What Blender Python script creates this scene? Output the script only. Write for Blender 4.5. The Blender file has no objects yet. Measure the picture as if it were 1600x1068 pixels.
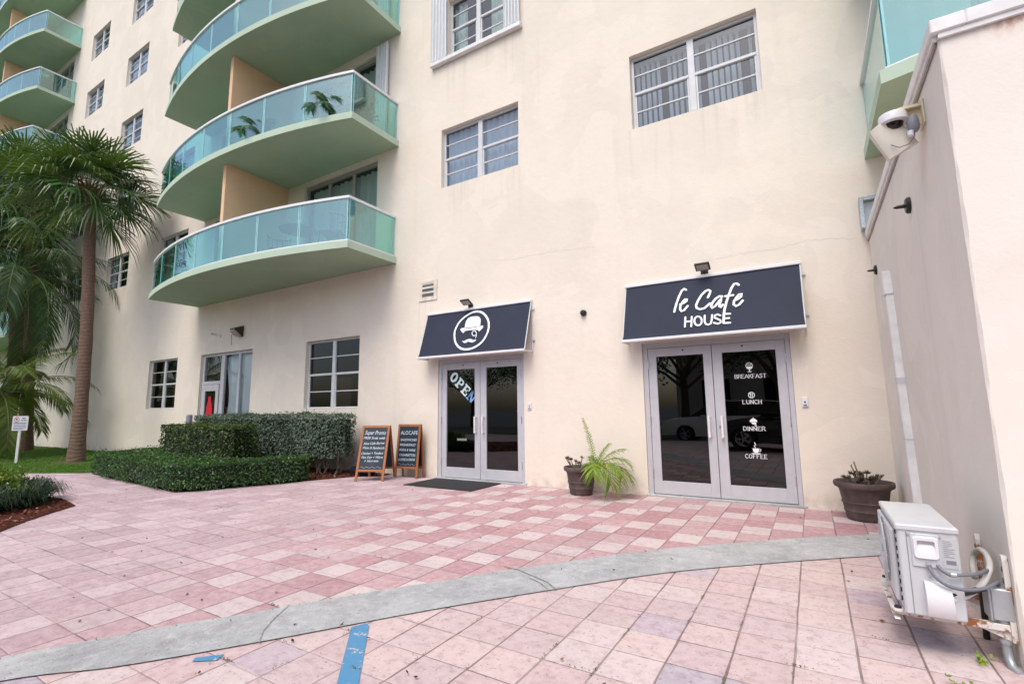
import bpy, math, random
import numpy as np
from mathutils import Vector, Matrix
random.seed(7); rng = np.random.default_rng(7)
S = bpy.context.scene; C = S.collection
D = 7.363                 # y of the facade; x runs along it, z is up; metres
# ---------------------------------------------------------------- camera
YAW, PITCH, ROLL = math.radians(-31.2296), math.radians(7.6976), math.radians(-0.6832)
cam_d = bpy.data.cameras.new('camera'); cam = bpy.data.objects.new('camera', cam_d); C.objects.link(cam)
fw = Vector((math.sin(YAW)*math.cos(PITCH), math.cos(YAW)*math.cos(PITCH), math.sin(PITCH)))
rt = Vector((math.cos(YAW), -math.sin(YAW), 0)); up = rt.cross(fw)
r2 = rt*math.cos(ROLL)+up*math.sin(ROLL); u2 = -rt*math.sin(ROLL)+up*math.cos(ROLL)
mw = Matrix.Identity(4)
for k in range(3): mw[k][0], mw[k][1], mw[k][2] = r2[k], u2[k], -fw[k]
mw[2][3] = 1.285
cam.matrix_world = mw
cam_d.sensor_width = 36; cam_d.lens = 764.41/1600*36; cam_d.clip_start = .05; cam_d.clip_end = 1000
S.camera = cam
# ---------------------------------------------------------------- sky and sun
w = bpy.data.worlds.new('World'); S.world = w; w.use_nodes = True
wn = w.node_tree; bg = wn.nodes['Background']
sky = wn.nodes.new('ShaderNodeTexSky'); sky.sky_type = 'NISHITA'; sky.sun_disc = False
SUN_EL, SUN_AZ = math.radians(58), math.radians(176)     # azimuth clockwise from +Y: in front of the facade
sky.sun_elevation = SUN_EL; sky.sun_rotation = SUN_AZ; sky.air_density = 1.0; sky.dust_density = 3.5; sky.ozone_density = 1.0
wn.links.new(sky.outputs[0], bg.inputs[0]); bg.inputs[1].default_value = 0.15
sd = bpy.data.lights.new('sun', 'SUN'); sd.energy = 1.0; sd.angle = math.radians(35); sd.color = (1, .965, .92)
sun = bpy.data.objects.new('sun', sd); C.objects.link(sun)
sv = Vector((math.sin(SUN_AZ)*math.cos(SUN_EL), math.cos(SUN_AZ)*math.cos(SUN_EL), math.sin(SUN_EL)))
sun.rotation_euler = sv.to_track_quat('Z', 'Y').to_euler(); sun.location = (0, -20, 40)
S.view_settings.view_transform = 'Standard'; S.view_settings.look = 'None'; S.view_settings.exposure = 0.64; S.view_settings.gamma = 1
S.render.engine = 'CYCLES'; S.cycles.transparent_max_bounces = 24; S.cycles.max_bounces = 8
S.render.resolution_x = 1024; S.render.resolution_y = 683

# ---------------------------------------------------------------- helpers
class MB:
    """collects boxes, tubes and polygons and links them as ONE mesh object"""
    def __init__(s): s.v = []; s.f = []
    def add(s, vs, fs):
        o = len(s.v); s.v += [tuple(p) for p in vs]; s.f += [tuple(i+o for i in f) for f in fs]; return s
    def box(s, x0, x1, y0, y1, z0, z1, M=None):
        vs = [(x, y, z) for z in (z0, z1) for y in (y0, y1) for x in (x0, x1)]
        if M is not None: vs = [tuple(M @ Vector(p)) for p in vs]
        return s.add(vs, [(0,2,3,1), (4,5,7,6), (0,1,5,4), (2,6,7,3), (0,4,6,2), (1,3,7,5)])
    def bbox(s, x0, x1, y0, y1, z0, z1, b=.005, M=None):
        """box with chamfered edges"""
        vs = []; fs = []
        X = (x0, x0+b, x1-b, x1); Y = (y0, y0+b, y1-b, y1); Z = (z0, z0+b, z1-b, z1)
        P = {}
        for ax in range(3):
            for sd in (0, 3):
                ids = []
                for a, c in ((1,1), (2,1), (2,2), (1,2)):
                    k = [0,0,0]; k[ax] = sd; k[(ax+1)%3] = a; k[(ax+2)%3] = c; k = tuple(k)
                    if k not in P: P[k] = len(vs); vs.append((X[k[0]], Y[k[1]], Z[k[2]]))
                    ids.append(P[k])
                fs.append(ids if sd else ids[::-1])
        g = lambda *k: P[tuple(k)]
        for ax in range(3):                       # edge chamfers
            o1, o2 = (ax+1)%3, (ax+2)%3
            for s1 in (0, 3):
                for s2 in (0, 3):
                    def q(e1, e2, t):
                        k = [0,0,0]; k[ax] = t
                        if e1: k[o1] = s1; k[o2] = 1 if s2 == 0 else 2
                        else: k[o2] = s2; k[o1] = 1 if s1 == 0 else 2
                        return P[tuple(k)]
                    f = [q(1,0,1), q(1,0,2), q(0,1,2), q(0,1,1)]
                    if (s1 == 3) != (s2 == 3): f = f[::-1]
                    fs.append(f)
        for sx in (0,3):
            for sy in (0,3):
                for sz in (0,3):
                    a = (1 if sx == 0 else 2, 1 if sy == 0 else 2, 1 if sz == 0 else 2)
                    fs.append([g(sx, a[1], a[2]), g(a[0], sy, a[2]), g(a[0], a[1], sz)])
        if M is not None: vs = [tuple(M @ Vector(p)) for p in vs]
        return s.add(vs, fs)
    def tube(s, pts, r, n=8, cap=True):
        """tube along a polyline; r a number or one per point"""
        pts = [Vector(p) for p in pts]; m = len(pts); rr = r if hasattr(r, '__len__') else [r]*m
        vs = []; prev = None
        for i, p in enumerate(pts):
            t = (pts[min(i+1, m-1)]-pts[max(i-1, 0)]).normalized()
            if prev is None: a = t.orthogonal().normalized()
            else: a = (prev-t*prev.dot(t)).normalized()
            prev = a; b = t.cross(a)
            for k in range(n):
                an = 2*math.pi*k/n; vs.append(p+(a*math.cos(an)+b*math.sin(an))*rr[i])
        fs = [(i*n+k, i*n+(k+1)%n, (i+1)*n+(k+1)%n, (i+1)*n+k) for i in range(m-1) for k in range(n)]
        if cap: fs += [tuple(range(n))[::-1], tuple((m-1)*n+k for k in range(n))]
        return s.add(vs, fs)
    def lathe(s, prof, n=24, c=(0,0,0), axis='z', a0=0, a1=2*math.pi):
        full = abs(a1-a0-2*math.pi) < 1e-6; nn = n if full else n+1; vs = []
        for r, h in prof:
            for k in range(nn):
                a = a0+(a1-a0)*k/n; x, y = r*math.cos(a), r*math.sin(a)
                p = (x, y, h) if axis == 'z' else ((h, x, y) if axis == 'x' else (x, h, y))
                vs.append((p[0]+c[0], p[1]+c[1], p[2]+c[2]))
        fs = []
        for i in range(len(prof)-1):
            for k in range(n):
                k2 = (k+1) % nn
                fs.append((i*nn+k, i*nn+k2, (i+1)*nn+k2, (i+1)*nn+k))
        return s.add(vs, fs)
    def poly(s, pts): return s.add(pts, [tuple(range(len(pts)))])
    def prism(s, pts, ext):
        n = len(pts); e = Vector(ext); vs = [Vector(p) for p in pts]; vs = vs+[p+e for p in vs]
        return s.add(vs, [tuple(range(n))[::-1], tuple(range(n, 2*n))]+[(k, (k+1)%n, (k+1)%n+n, k+n) for k in range(n)])
    def ribbon(s, P, wd, to3):
        """stroke of constant width along 2D points with round ends, laid through to3(u, v)"""
        P = [Vector((p[0], p[1])) for p in P]; L = []; R = []; n = len(P)
        for i in range(n):
            t = (P[min(i+1, n-1)]-P[max(i-1, 0)]); t = t.normalized() if t.length > 1e-9 else Vector((1, 0))
            q = Vector((-t.y, t.x))*wd/2; L.append(P[i]+q); R.append(P[i]-q)
        vs = [to3(*p) for p in L]+[to3(*p) for p in R]
        s.add(vs, [(i, i+1, n+i+1, n+i) for i in range(n-1)])
        for e, nx in ((0, 1), (n-1, n-2)):
            d = (P[e]-P[nx]).normalized(); q = Vector((-d.y, d.x))
            s.poly([to3(*(P[e]+(q*math.cos(a)+d*math.sin(a))*wd/2)) for a in [math.pi*k/6 for k in range(7)]])
        return s
    def build(s, name, mat, parent=None, smooth=False, loc=None):
        me = bpy.data.meshes.new(name); off = Vector(loc) if loc else None
        me.from_pydata([tuple(Vector(p)-off) for p in s.v] if off else [tuple(p) for p in s.v], [], s.f)
        me.materials.append(mat); me.validate(); me.update()
        if smooth:
            me.polygons.foreach_set('use_smooth', [True]*len(me.polygons))
            try: me.set_sharp_from_angle(angle=math.radians(40))
            except Exception: pass
        o = bpy.data.objects.new(name, me); C.objects.link(o)
        if off: o.location = off
        if parent: o.parent = parent
        return o

def npmesh(name, V, F, mat, parent=None, smooth=False, fattr=None):
    """mesh from numpy arrays; F is (n,3) or (n,4)"""
    me = bpy.data.meshes.new(name); k = F.shape[1]
    me.vertices.add(len(V)); me.vertices.foreach_set('co', V.astype(np.float32).ravel())
    me.loops.add(F.size); me.loops.foreach_set('vertex_index', F.astype(np.int32).ravel())
    me.polygons.add(len(F)); me.polygons.foreach_set('loop_start', np.arange(0, F.size, k, dtype=np.int32))
    me.update(calc_edges=True); me.validate()
    if smooth: me.polygons.foreach_set('use_smooth', np.ones(len(F), dtype=bool))
    me.materials.append(mat)
    o = bpy.data.objects.new(name, me); C.objects.link(o)
    if parent: o.parent = parent
    return o
def tag(o, label=None, cat=None, group=None, kind=None):
    if label: o['label'] = label
    if cat: o['category'] = cat
    if group: o['group'] = group
    if kind: o['kind'] = kind
    return o
def thing(name, label, cat, loc=(0,0,0), rz=0, group=None):
    o = bpy.data.objects.new(name, None); C.objects.link(o); o.empty_display_size = .2
    o.location = loc; o.rotation_euler = (0, 0, rz); return tag(o, label, cat, group)
def copy_tree(o, parent=None):
    c = o.copy(); C.objects.link(c); c.parent = parent
    for ch in list(o.children): copy_tree(ch, c)
    return c

# ---------------------------------------------------------------- materials
class N:
    def __init__(s, name):
        s.m = bpy.data.materials.new(name); s.m.use_nodes = True; s.t = s.m.node_tree; s.b = s.t.nodes['Principled BSDF']; s._o = None
    def n(s, t, **k):
        x = s.t.nodes.new(t)
        for a, b in k.items(): setattr(x, a, b)
        return x
    def l(s, a, b): s.t.links.new(a, b)
    def val(s, x, inp):
        if hasattr(x, 'is_output') or isinstance(x, bpy.types.NodeSocket): s.l(x, inp)
        else: inp.default_value = x
    def math(s, op, a, b=None, c=None, clamp=False):
        x = s.n('ShaderNodeMath', operation=op); x.use_clamp = clamp; s.val(a, x.inputs[0])
        if b is not None: s.val(b, x.inputs[1])
        if c is not None: s.val(c, x.inputs[2])
        return x.outputs[0]
    def co(s):
        if s._o is None: s._o = s.n('ShaderNodeTexCoord').outputs['Object']
        return s._o
    def xyz(s):
        x = s.n('ShaderNodeSeparateXYZ'); s.l(s.co(), x.inputs[0]); return x.outputs
    def vec(s, x, y, z):
        c = s.n('ShaderNodeCombineXYZ'); s.val(x, c.inputs[0]); s.val(y, c.inputs[1]); s.val(z, c.inputs[2]); return c.outputs[0]
    def noise(s, scale, detail=4, rough=.55, v=None, dist=0, out='Fac'):
        x = s.n('ShaderNodeTexNoise'); x.inputs['Scale'].default_value = scale; x.inputs['Detail'].default_value = detail
        x.inputs['Roughness'].default_value = rough; x.inputs['Distortion'].default_value = dist
        s.l(v if v is not None else s.co(), x.inputs['Vector']); return x.outputs[out]
    def scale(s, sx, sy, sz):
        x = s.n('ShaderNodeMapping'); x.inputs['Scale'].default_value = (sx, sy, sz); s.l(s.co(), x.inputs[0]); return x.outputs[0]
    def ramp(s, f, stops, interp='LINEAR'):
        x = s.n('ShaderNodeValToRGB'); x.color_ramp.interpolation = interp; e = x.color_ramp.elements
        while len(e) > 1: e.remove(e[0])
        e[0].position = stops[0][0]; e[0].color = (*stops[0][1], 1)
        for p, c in stops[1:]: q = e.new(p); q.color = (*c, 1)
        s.val(f, x.inputs[0]); return x.outputs[0]
    def smooth(s, v, a, b, lo=0, hi=1):
        x = s.n('ShaderNodeMapRange', interpolation_type='SMOOTHSTEP'); s.val(v, x.inputs[0])
        for i, q in enumerate((a, b, lo, hi)): x.inputs[i+1].default_value = q
        return x.outputs[0]
    def mix(s, f, a, b, blend='MIX'):
        x = s.n('ShaderNodeMix', data_type='RGBA', blend_type=blend); s.val(f, x.inputs[0])
        for i, q in ((6, a), (7, b)):
            if isinstance(q, tuple): x.inputs[i].default_value = (*q, 1)
            else: s.l(q, x.inputs[i])
        return x.outputs[2]
    def bump(s, h, st=.3, d=.01):
        x = s.n('ShaderNodeBump'); x.inputs['Strength'].default_value = st; x.inputs['Distance'].default_value = d; s.l(h, x.inputs['Height'])
        s.l(x.outputs[0], s.b.inputs['Normal']); return s
    def col(s, c):
        if isinstance(c, tuple): s.b.inputs['Base Color'].default_value = (*c, 1)
        else: s.l(c, s.b.inputs['Base Color'])
        return s
    def set(s, rough=.5, metal=0, spec=.5, coat=0):
        s.b.inputs['Roughness'].default_value = rough; s.b.inputs['Metallic'].default_value = metal
        s.b.inputs['Specular IOR Level'].default_value = spec; s.b.inputs['Coat Weight'].default_value = coat; return s
def plain(name, c, rough=.5, metal=0, var=.1, sc=8, bump=0, spec=.5):
    q = N(name); f = q.noise(sc, 4); q.col(q.ramp(f, [(.3, tuple(x*(1-var) for x in c)), (.7, tuple(min(1, x*(1+var)) for x in c))])).set(rough, metal, spec)
    if bump: q.bump(q.noise(sc*12, 3), bump, .005)
    return q.m
def leafmat(name, stops, rough=.45, trans=.25, sc=1.2):
    q = N(name); geo = q.n('ShaderNodeNewGeometry'); f = q.noise(sc, 2)
    r = q.math('ADD', q.math('MULTIPLY', geo.outputs['Random Per Island'], .65), q.math('MULTIPLY', f, .5))
    c = q.ramp(r, stops); q.col(c).set(rough, 0, .4)
    tb = q.n('ShaderNodeBsdfTranslucent'); q.l(q.mix(.5, c, (.25, .4, .03)), tb.inputs[0])
    mx = q.n('ShaderNodeMixShader'); mx.inputs[0].default_value = trans; q.l(q.b.outputs[0], mx.inputs[1]); q.l(tb.outputs[0], mx.inputs[2])
    q.l(mx.outputs[0], q.t.nodes['Material Output'].inputs[0]); return q.m
def stucco(name, base, lowdark=True, stain=False, bstr=.35):
    q = N(name); x, y, z = q.xyz()
    big = q.noise(.35, 5, .6); mid = q.noise(2.2, 5, .65)
    c = q.mix(q.smooth(big, .35, .65), tuple(a*.955 for a in base), tuple(min(1, a*1.035) for a in base))
    pt = q.noise(.9, 3, .5, dist=1.2); c = q.mix(q.math('MULTIPLY', q.smooth(pt, .545, .56), .5), c, tuple(min(1, a*1.07) for a in base)); c = q.mix(q.math('MULTIPLY', q.smooth(mid, .5, .75), .35), c, tuple(a*.92 for a in (base[0]*1.02, base[1]*.97, base[2]*.95)))
    # vertical rain streaks, faint
    st = q.noise(1, 3, .6, v=q.scale(3.2, 3.2, .12)); c = q.mix(q.math('MULTIPLY', q.smooth(st, .56, .78), .22), c, tuple(a*.8 for a in base))
    # run-off marks below the sills
    if lowdark:
        rn = q.smooth(q.noise(1, 3, .65, v=q.scale(9, 9, .25)), .46, .72); tot = None
        for a, b, zt_ in ((-2.2, -.2, 5.735), (-6.15, -4.2, 5.735), (-6.3, -4.2, 8.45), (-10.3, -8.3, 1.32), (-6.7, -6.15, 3.44), (-2.45, -2.2, 2.3), (-.1, .1, 2.3)):
            mk = q.math('MULTIPLY', q.math('MULTIPLY', q.math('GREATER_THAN', x, a), q.math('LESS_THAN', x, b)), q.math('MULTIPLY', q.smooth(z, zt_-1.3, zt_-.02), q.math('LESS_THAN', z, zt_)))
            tot = mk if tot is None else q.math('ADD', tot, mk)
        c = q.mix(q.math('MULTIPLY', q.math('MULTIPLY', tot, rn), .27), c, tuple(a*.64 for a in base))
    # splash dirt just above the ground
    gr = q.math('MULTIPLY', q.smooth(z, .02, .32, 1, 0), q.smooth(q.noise(6, 4), .35, .7)); c = q.mix(q.math('MULTIPLY', gr, .5), c, (.42, .36, .31))
    if stain:
        nz = q.noise(5, 4, .7, v=q.scale(1, 1, .6)); m = q.math('MULTIPLY', q.smooth(z, 3.18, 3.34), q.smooth(nz, .42, .6))
        m = q.math('MULTIPLY', m, q.smooth(x, .86, 1.1)); c = q.mix(q.math('MULTIPLY', m, .85), c, (.40, .13, .03))
    q.col(c).set(.85, 0, .25)
    h = q.math('ADD', q.math('MULTIPLY', q.noise(9, 5, .6), .7), q.math('MULTIPLY', q.noise(60, 3, .6), .3)); q.bump(h, bstr, .02); return q.m
M = {}
WALL = (.76, .69, .595)
M['wall'] = stucco('cream_stucco', WALL)
M['wall2'] = stucco('cream_stucco_side', (.79, .735, .665), False, stain=True, bstr=.18)
M['peach'] = stucco('peach_stucco', (.76, .50, .31), False, bstr=.2)
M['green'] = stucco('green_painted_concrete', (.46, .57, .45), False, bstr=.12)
M['cap'] = plain('white_flashing', (.74, .73, .72), .5)
M['alu'] = plain('white_aluminium', (.50, .50, .53), .38, .0, .05)
M['alu_win'] = plain('window_aluminium', (.60, .61, .62), .4, 0, .06)
M['bronze'] = plain('slider_frame', (.30, .28, .26), .45, 0, .1)
M['white'] = plain('white_paint', (.74, .74, .76), .4, 0, .03)
M['whiteacc'] = plain('shutter_white', (.78, .80, .81), .45, 0, .04)
M['black'] = plain('black_plastic', (.012, .012, .013), .45)
M['steel'] = plain('brushed_steel', (.62, .62, .63), .25, .8, .05)
M['galv'] = plain('galvanised_steel', (.42, .46, .48), .4, .5, .18, 6)
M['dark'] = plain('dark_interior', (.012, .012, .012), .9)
M['soil'] = plain('potting_soil', (.05, .035, .025), .95, 0, .4, 30, .6)
M['vinyl'] = plain('white_vinyl', (.84, .86, .88), .5, 0, .02)
M['plate_grey'] = plain('grey_plastic', (.20, .21, .25), .45, 0, .08)
M['beige'] = plain('beige_plastic', (.72, .62, .42), .5, 0, .08)
M['rubber'] = plain('black_rubber_mat', (.018, .019, .021), .8, 0, .3, 20, .3)

def pane(name, tint, ior=1.6, haze=0):
    q = N(name); q.t.nodes.remove(q.b)
    tr = q.n('ShaderNodeBsdfTransparent'); tr.inputs[0].default_value = (*tint, 1)
    gl = q.n('ShaderNodeBsdfGlossy'); gl.inputs['Roughness'].default_value = .005; gl.inputs[0].default_value = (.95, .98, 1, 1)
    lw_ = q.n('ShaderNodeLayerWeight'); lw_.inputs[0].default_value = .5; f0 = ((ior-1)/(ior+1))**2; fr_ = q.math('ADD', f0, q.math('MULTIPLY', q.math('POWER', lw_.outputs['Facing'], 4.5), 1-f0), clamp=True)
    bp = q.n('ShaderNodeBump'); bp.inputs['Strength'].default_value = .02; bp.inputs['Distance'].default_value = .05
    q.l(q.noise(1.3, 2), bp.inputs['Height']); q.l(bp.outputs[0], gl.inputs['Normal'])
    mx = q.n('ShaderNodeMixShader'); q.l(fr_, mx.inputs[0]); q.l(tr.outputs[0], mx.inputs[1]); q.l(gl.outputs[0], mx.inputs[2])
    q.l(mx.outputs[0], q.t.nodes['Material Output'].inputs[0]); return q.m
M['pane'] = pane('window_pane', (.70, .76, .80), 1.95)
M['doorpane'] = pane('tinted_door_pane', (.03, .03, .03), 1.72)
M['balglass'] = pane('teal_balcony_glass', (.48, .84, .80), 2.5)
M['pane_dark'] = pane('ground_floor_pane', (.5, .52, .5), 1.5)
M['soffit_shade'] = stucco('green_concrete_shaded_soffit', (.35, .465, .33), False, bstr=.12)  # slab green darkened: shade under the balconies put into the underside colour
def curtain_mat(name, c):
    q = N(name); q.col(q.mix(q.noise(3, 3, v=q.scale(6, 6, .3)), tuple(a*.75 for a in c), c)).set(.8, 0, .2); return q.m
M['curtain'] = curtain_mat('pale_curtain', (.66, .76, .66))
M['blind'] = curtain_mat('vertical_blind', (.62, .68, .74))
M['bluedrape'] = curtain_mat('grey_drape', (.62, .68, .76))
M['awning'] = (lambda q: (q.col(q.mix(q.noise(1.5, 5, .6), (.020, .025, .045), (.030, .037, .062))).set(.72, 0, .3), q.bump(q.noise(180, 2), .15, .002), q.m)[2])(N('navy_awning_fabric'))
M['pot'] = (lambda q: (q.col(q.mix(q.smooth(q.noise(5, 5, .7), .4, .75), (.085, .060, .055), (.14, .105, .10))).set(.6, 0, .35), q.bump(q.noise(25, 3), .2, .004), q.m)[2])(N('brown_resin_pot'))
def wood(name, c):
    q = N(name); f = q.noise(4, 6, .65, v=q.scale(14, 14, 1.2), dist=.6); q.col(q.ramp(f, [(.3, tuple(a*.6 for a in c)), (.7, c)])).set(.5); return q.m
M['wood'] = wood('orange_wood', (.42, .15, .05))
M['board'] = plain('chalkboard', (.012, .022, .035), .6, 0, .4, 6)
M['chalk'] = plain('chalk_writing', (.44, .54, .60), .9, 0, .1)
M['acw'] = (lambda q: (q.col(q.mix(q.math('MULTIPLY', q.smooth(q.noise(3, 5, .7, v=q.scale(1, 1, .5)), .5, .8), .5), (.56, .58, .60), (.42, .41, .38))).set(.38, 0, .45), q.m)[1])(N('enamel_white_casing'))
M['rust'] = (lambda q: (q.col(q.mix(q.smooth(q.noise(7, 5, .7), .50, .58), (.68, .66, .62), (.30, .11, .03))).set(.7), q.m)[1])(N('rusted_white_bracket'))
M['conduit'] = plain('grey_conduit', (.16, .17, .20), .5, 0, .06)
M['insul'] = plain('white_insulation', (.55, .54, .52), .75, 0, .15, 12, .4)

# leaves
M['sabal'] = leafmat('fan_palm_leaf', [(.1, (.010, .032, .012)), (.45, (.024, .066, .020)), (.78, (.048, .115, .030)), (.97, (.17, .24, .10))], .3, .18)
M['coco'] = leafmat('feather_palm_leaf', [(.1, (.007, .024, .009)), (.5, (.018, .055, .016)), (.82, (.042, .095, .024)), (.97, (.14, .20, .06))], .35, .2)
M['areca'] = leafmat('yellow_green_palm_leaf', [(.1, (.035, .06, .015)), (.5, (.07, .12, .02)), (.8, (.13, .17, .03)), (.97, (.22, .20, .05))], .4, .35)
M['potpalm'] = leafmat('bright_green_palm_leaf', [(.1, (.06, .15, .015)), (.45, (.14, .26, .02)), (.8, (.30, .40, .03)), (.97, (.52, .45, .07))], .4, .35, 3)
M['hedge'] = leafmat('dark_hedge_leaf', [(.12, (.006, .024, .007)), (.5, (.018, .065, .014)), (.8, (.05, .14, .025)), (.95, (.14, .26, .07))], .4, .2, 1.5)
M['hedge2'] = leafmat('bronze_green_hedge_leaf', [(.12, (.008, .02, .006)), (.5, (.028, .062, .013)), (.8, (.065, .12, .02)), (.96, (.14, .13, .045))], .42, .2, 1.5)
M['silver'] = leafmat('silver_green_hedge_leaf', [(.12, (.02, .04, .026)), (.5, (.075, .12, .085)), (.8, (.15, .205, .15)), (.96, (.28, .33, .24))], .6, .15, 1.5)
M['shrub'] = leafmat('lime_shrub_leaf', [(.15, (.04, .09, .01)), (.5, (.09, .17, .015)), (.9, (.20, .27, .03))], .45, .3)
M['liriope'] = leafmat('dark_strap_leaf', [(.15, (.010, .028, .018)), (.5, (.020, .045, .028)), (.9, (.05, .09, .05))], .4, .15)
M['grassb'] = leafmat('lawn_blade', [(.15, (.035, .10, .008)), (.5, (.06, .155, .012)), (.9, (.11, .22, .025))], .5, .3)
M['tree'] = leafmat('broad_tree_leaf', [(.15, (.012, .030, .008)), (.5, (.03, .06, .015)), (.9, (.07, .11, .03))], .45, .25, .5)
M['succ'] = leafmat('dried_succulent', [(.2, (.045, .03, .022)), (.6, (.11, .075, .05)), (.95, (.22, .18, .10))], .6, .1, 6)
def bark(name, a, b, rings=True):
    q = N(name); x, y, z = q.xyz(); f = q.noise(6, 5, .7, v=q.scale(3, 3, .7))
    c = q.mix(f, a, b)
    if rings:
        wv = q.n('ShaderNodeTexWave', wave_type='BANDS', bands_direction='Z'); wv.inputs['Scale'].default_value = 3.2; wv.inputs['Distortion'].default_value = 7; wv.inputs['Detail'].default_value = 3; q.l(q.co(), wv.inputs[0])
        c = q.mix(q.math('MULTIPLY', wv.outputs['Fac'], .22), c, tuple(k*.45 for k in a)); q.bump(q.math('ADD', q.math('MULTIPLY', wv.outputs['Fac'], .5), f), .6, .02)
    q.col(c).set(.85, 0, .2); return q.m
M['trunk'] = bark('palm_trunk_bark', (.105, .068, .05), (.22, .145, .105))
M['fibre'] = bark('palm_fibre', (.07, .035, .018), (.19, .09, .045), False)
M['stem'] = plain('woody_stem', (.16, .12, .085), .8, 0, .3, 10, .4)
# ---------------------------------------------------------------- ground materials
def tile_mat(name, upper):
    q = N(name); x, y, z = q.xyz()
    u = q.math('DIVIDE', q.math('ADD', x, .18), .28)
    va = q.math('DIVIDE', q.math('SUBTRACT', y, 1.29), .28)
    vb = q.math('ADD', q.math('DIVIDE', q.math('SUBTRACT', y, 4.44), .325), 11.25)
    v = q.math('MINIMUM', va, vb)
    # edges wander by a few millimetres
    u = q.math('ADD', u, q.math('MULTIPLY', q.math('SUBTRACT', q.noise(2.5, 3), .5), .045))
    v = q.math('ADD', v, q.math('MULTIPLY', q.math('SUBTRACT', q.noise(2.1, 3, v=q.scale(1.1, .9, 1)), .5), .045))
    i, j = q.math('FLOOR', u), q.math('FLOOR', v); fu, fv = q.math('FRACT', u), q.math('FRACT', v)
    def rnd(seed):
        t = q.n('ShaderNodeTexWhiteNoise', noise_dimensions='3D'); q.l(q.vec(i, j, seed), t.inputs['Vector']); return t.outputs['Value']
    eu = q.math('MINIMUM', fu, q.math('SUBTRACT', 1, fu)); ev = q.math('MINIMUM', fv, q.math('SUBTRACT', 1, fv))
    wob = q.noise(3, 3); jn = q.noise(1.1, 3)
    # x joints (running away from the wall) stay open, the cross joints are partly packed
    gu = q.math('LESS_THAN', eu, q.math('ADD', q.math('MULTIPLY', wob, .034), .002))
    gv = q.math('LESS_THAN', ev, q.math('MULTIPLY', q.math('SUBTRACT', q.math('ADD', q.math('MULTIPLY', wob, .5), q.math('MULTIPLY', rnd(9), .5)), .34), .05))
    g = q.math('MAXIMUM', gu, gv)
    fine = q.noise(16, 6, .7); grit = q.noise(150, 3, .6); mid = q.noise(2.6, 6, .7)
    if upper:
        r1 = rnd(1)
        pinkr = q.ramp(r1, [(0, (.37, .185, .20)), (.4, (.43, .24, .255)), (.75, (.47, .29, .30)), (1, (.46, .32, .325))])
        m3 = q.n('ShaderNodeMath', operation='FLOORED_MODULO'); q.l(q.math('SUBTRACT', i, j), m3.inputs[0]); m3.inputs[1].default_value = 3
        wm = q.math('COMPARE', m3.outputs[0], 1, .4)
        c = q.mix(wm, pinkr, q.mix(r1, (.58, .485, .475), (.52, .43, .425)))
        mauve = q.ramp(rnd(2), [(0, (.37, .265, .295)), (.35, (.43, .315, .345)), (.7, (.48, .365, .395)), (1, (.55, .44, .47))])
        # faded part of the terrace, away to the left
        fx = q.math('ADD', q.math('ADD', q.math('MULTIPLY', x, .85), q.math('MULTIPLY', y, .35)), q.math('MULTIPLY', mid, 1.6))
        c = q.mix(q.smooth(fx, -2.9, -.6, 1, 0), c, q.mix(.14, mauve, c))
    else:
        r1 = rnd(1)
        c = q.ramp(r1, [(0, (.51, .385, .375)), (.22, (.57, .44, .415)), (.42, (.52, .375, .37)), (.58, (.58, .48, .465)), (.74, (.49, .37, .38)), (.86, (.42, .34, .40)), (.94, (.32, .29, .36))], 'CONSTANT')
        c = q.mix(.25, c, q.ramp(rnd(3), [(0, (.50, .39, .40)), (1, (.60, .50, .48))]))
    c = q.mix(q.math('MULTIPLY', q.smooth(fine, .35, .75), .38), c, (.68, .59, .585))
    c = q.mix(q.math('MULTIPLY', q.smooth(fine, .50, .34), .38), c, (.33, .23, .23))
    streak = q.noise(2.0, 5, .7, v=q.scale(.6, 3.0, 1), dist=1)
    c = q.mix(q.math('MULTIPLY', q.smooth(streak, .50, .78), (.62 if upper else .34)), c, (.33, .255, .275))
    c = q.mix(q.math('MULTIPLY', q.smooth(q.noise(.8, 5, .7), .48, .70), .38), c, (.42, .34, .35))
    spot = q.smooth(q.noise(24, 3, .6), .66, .72); c = q.mix(q.math('MULTIPLY', spot, .5), c, (.27, .19, .19)); pit = q.smooth(q.noise(60, 2, .5), .64, .72); c = q.mix(q.math('MULTIPLY', pit, .65), c, (.20, .14, .13))
    gc = q.mix(q.smooth(jn, .45, .62), (.13, .085, .07), (.34, .24, .22)); gc = q.mix(q.smooth(q.noise(4.2, 3), .60, .70), gc, (.07, .09, .025))
    c = q.mix(q.math('MULTIPLY', g, .72), c, gc)
    q.col(c).set(.85, 0, .25)
    ds = q.math('MULTIPLY', q.smooth(q.math('MINIMUM', eu, ev), 0, .035), .6)
    tilt = q.math('MULTIPLY', rnd(5), .25)
    q.bump(q.math('ADD', q.math('ADD', ds, tilt), q.math('ADD', q.math('MULTIPLY', fine, .30), q.math('MULTIPLY', grit, .14))), .55, .012)
    return q.m
M['tile_up'] = tile_mat('pink_checker_paving', True); M['tile_lo'] = tile_mat('pale_pink_paving', False)
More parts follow.
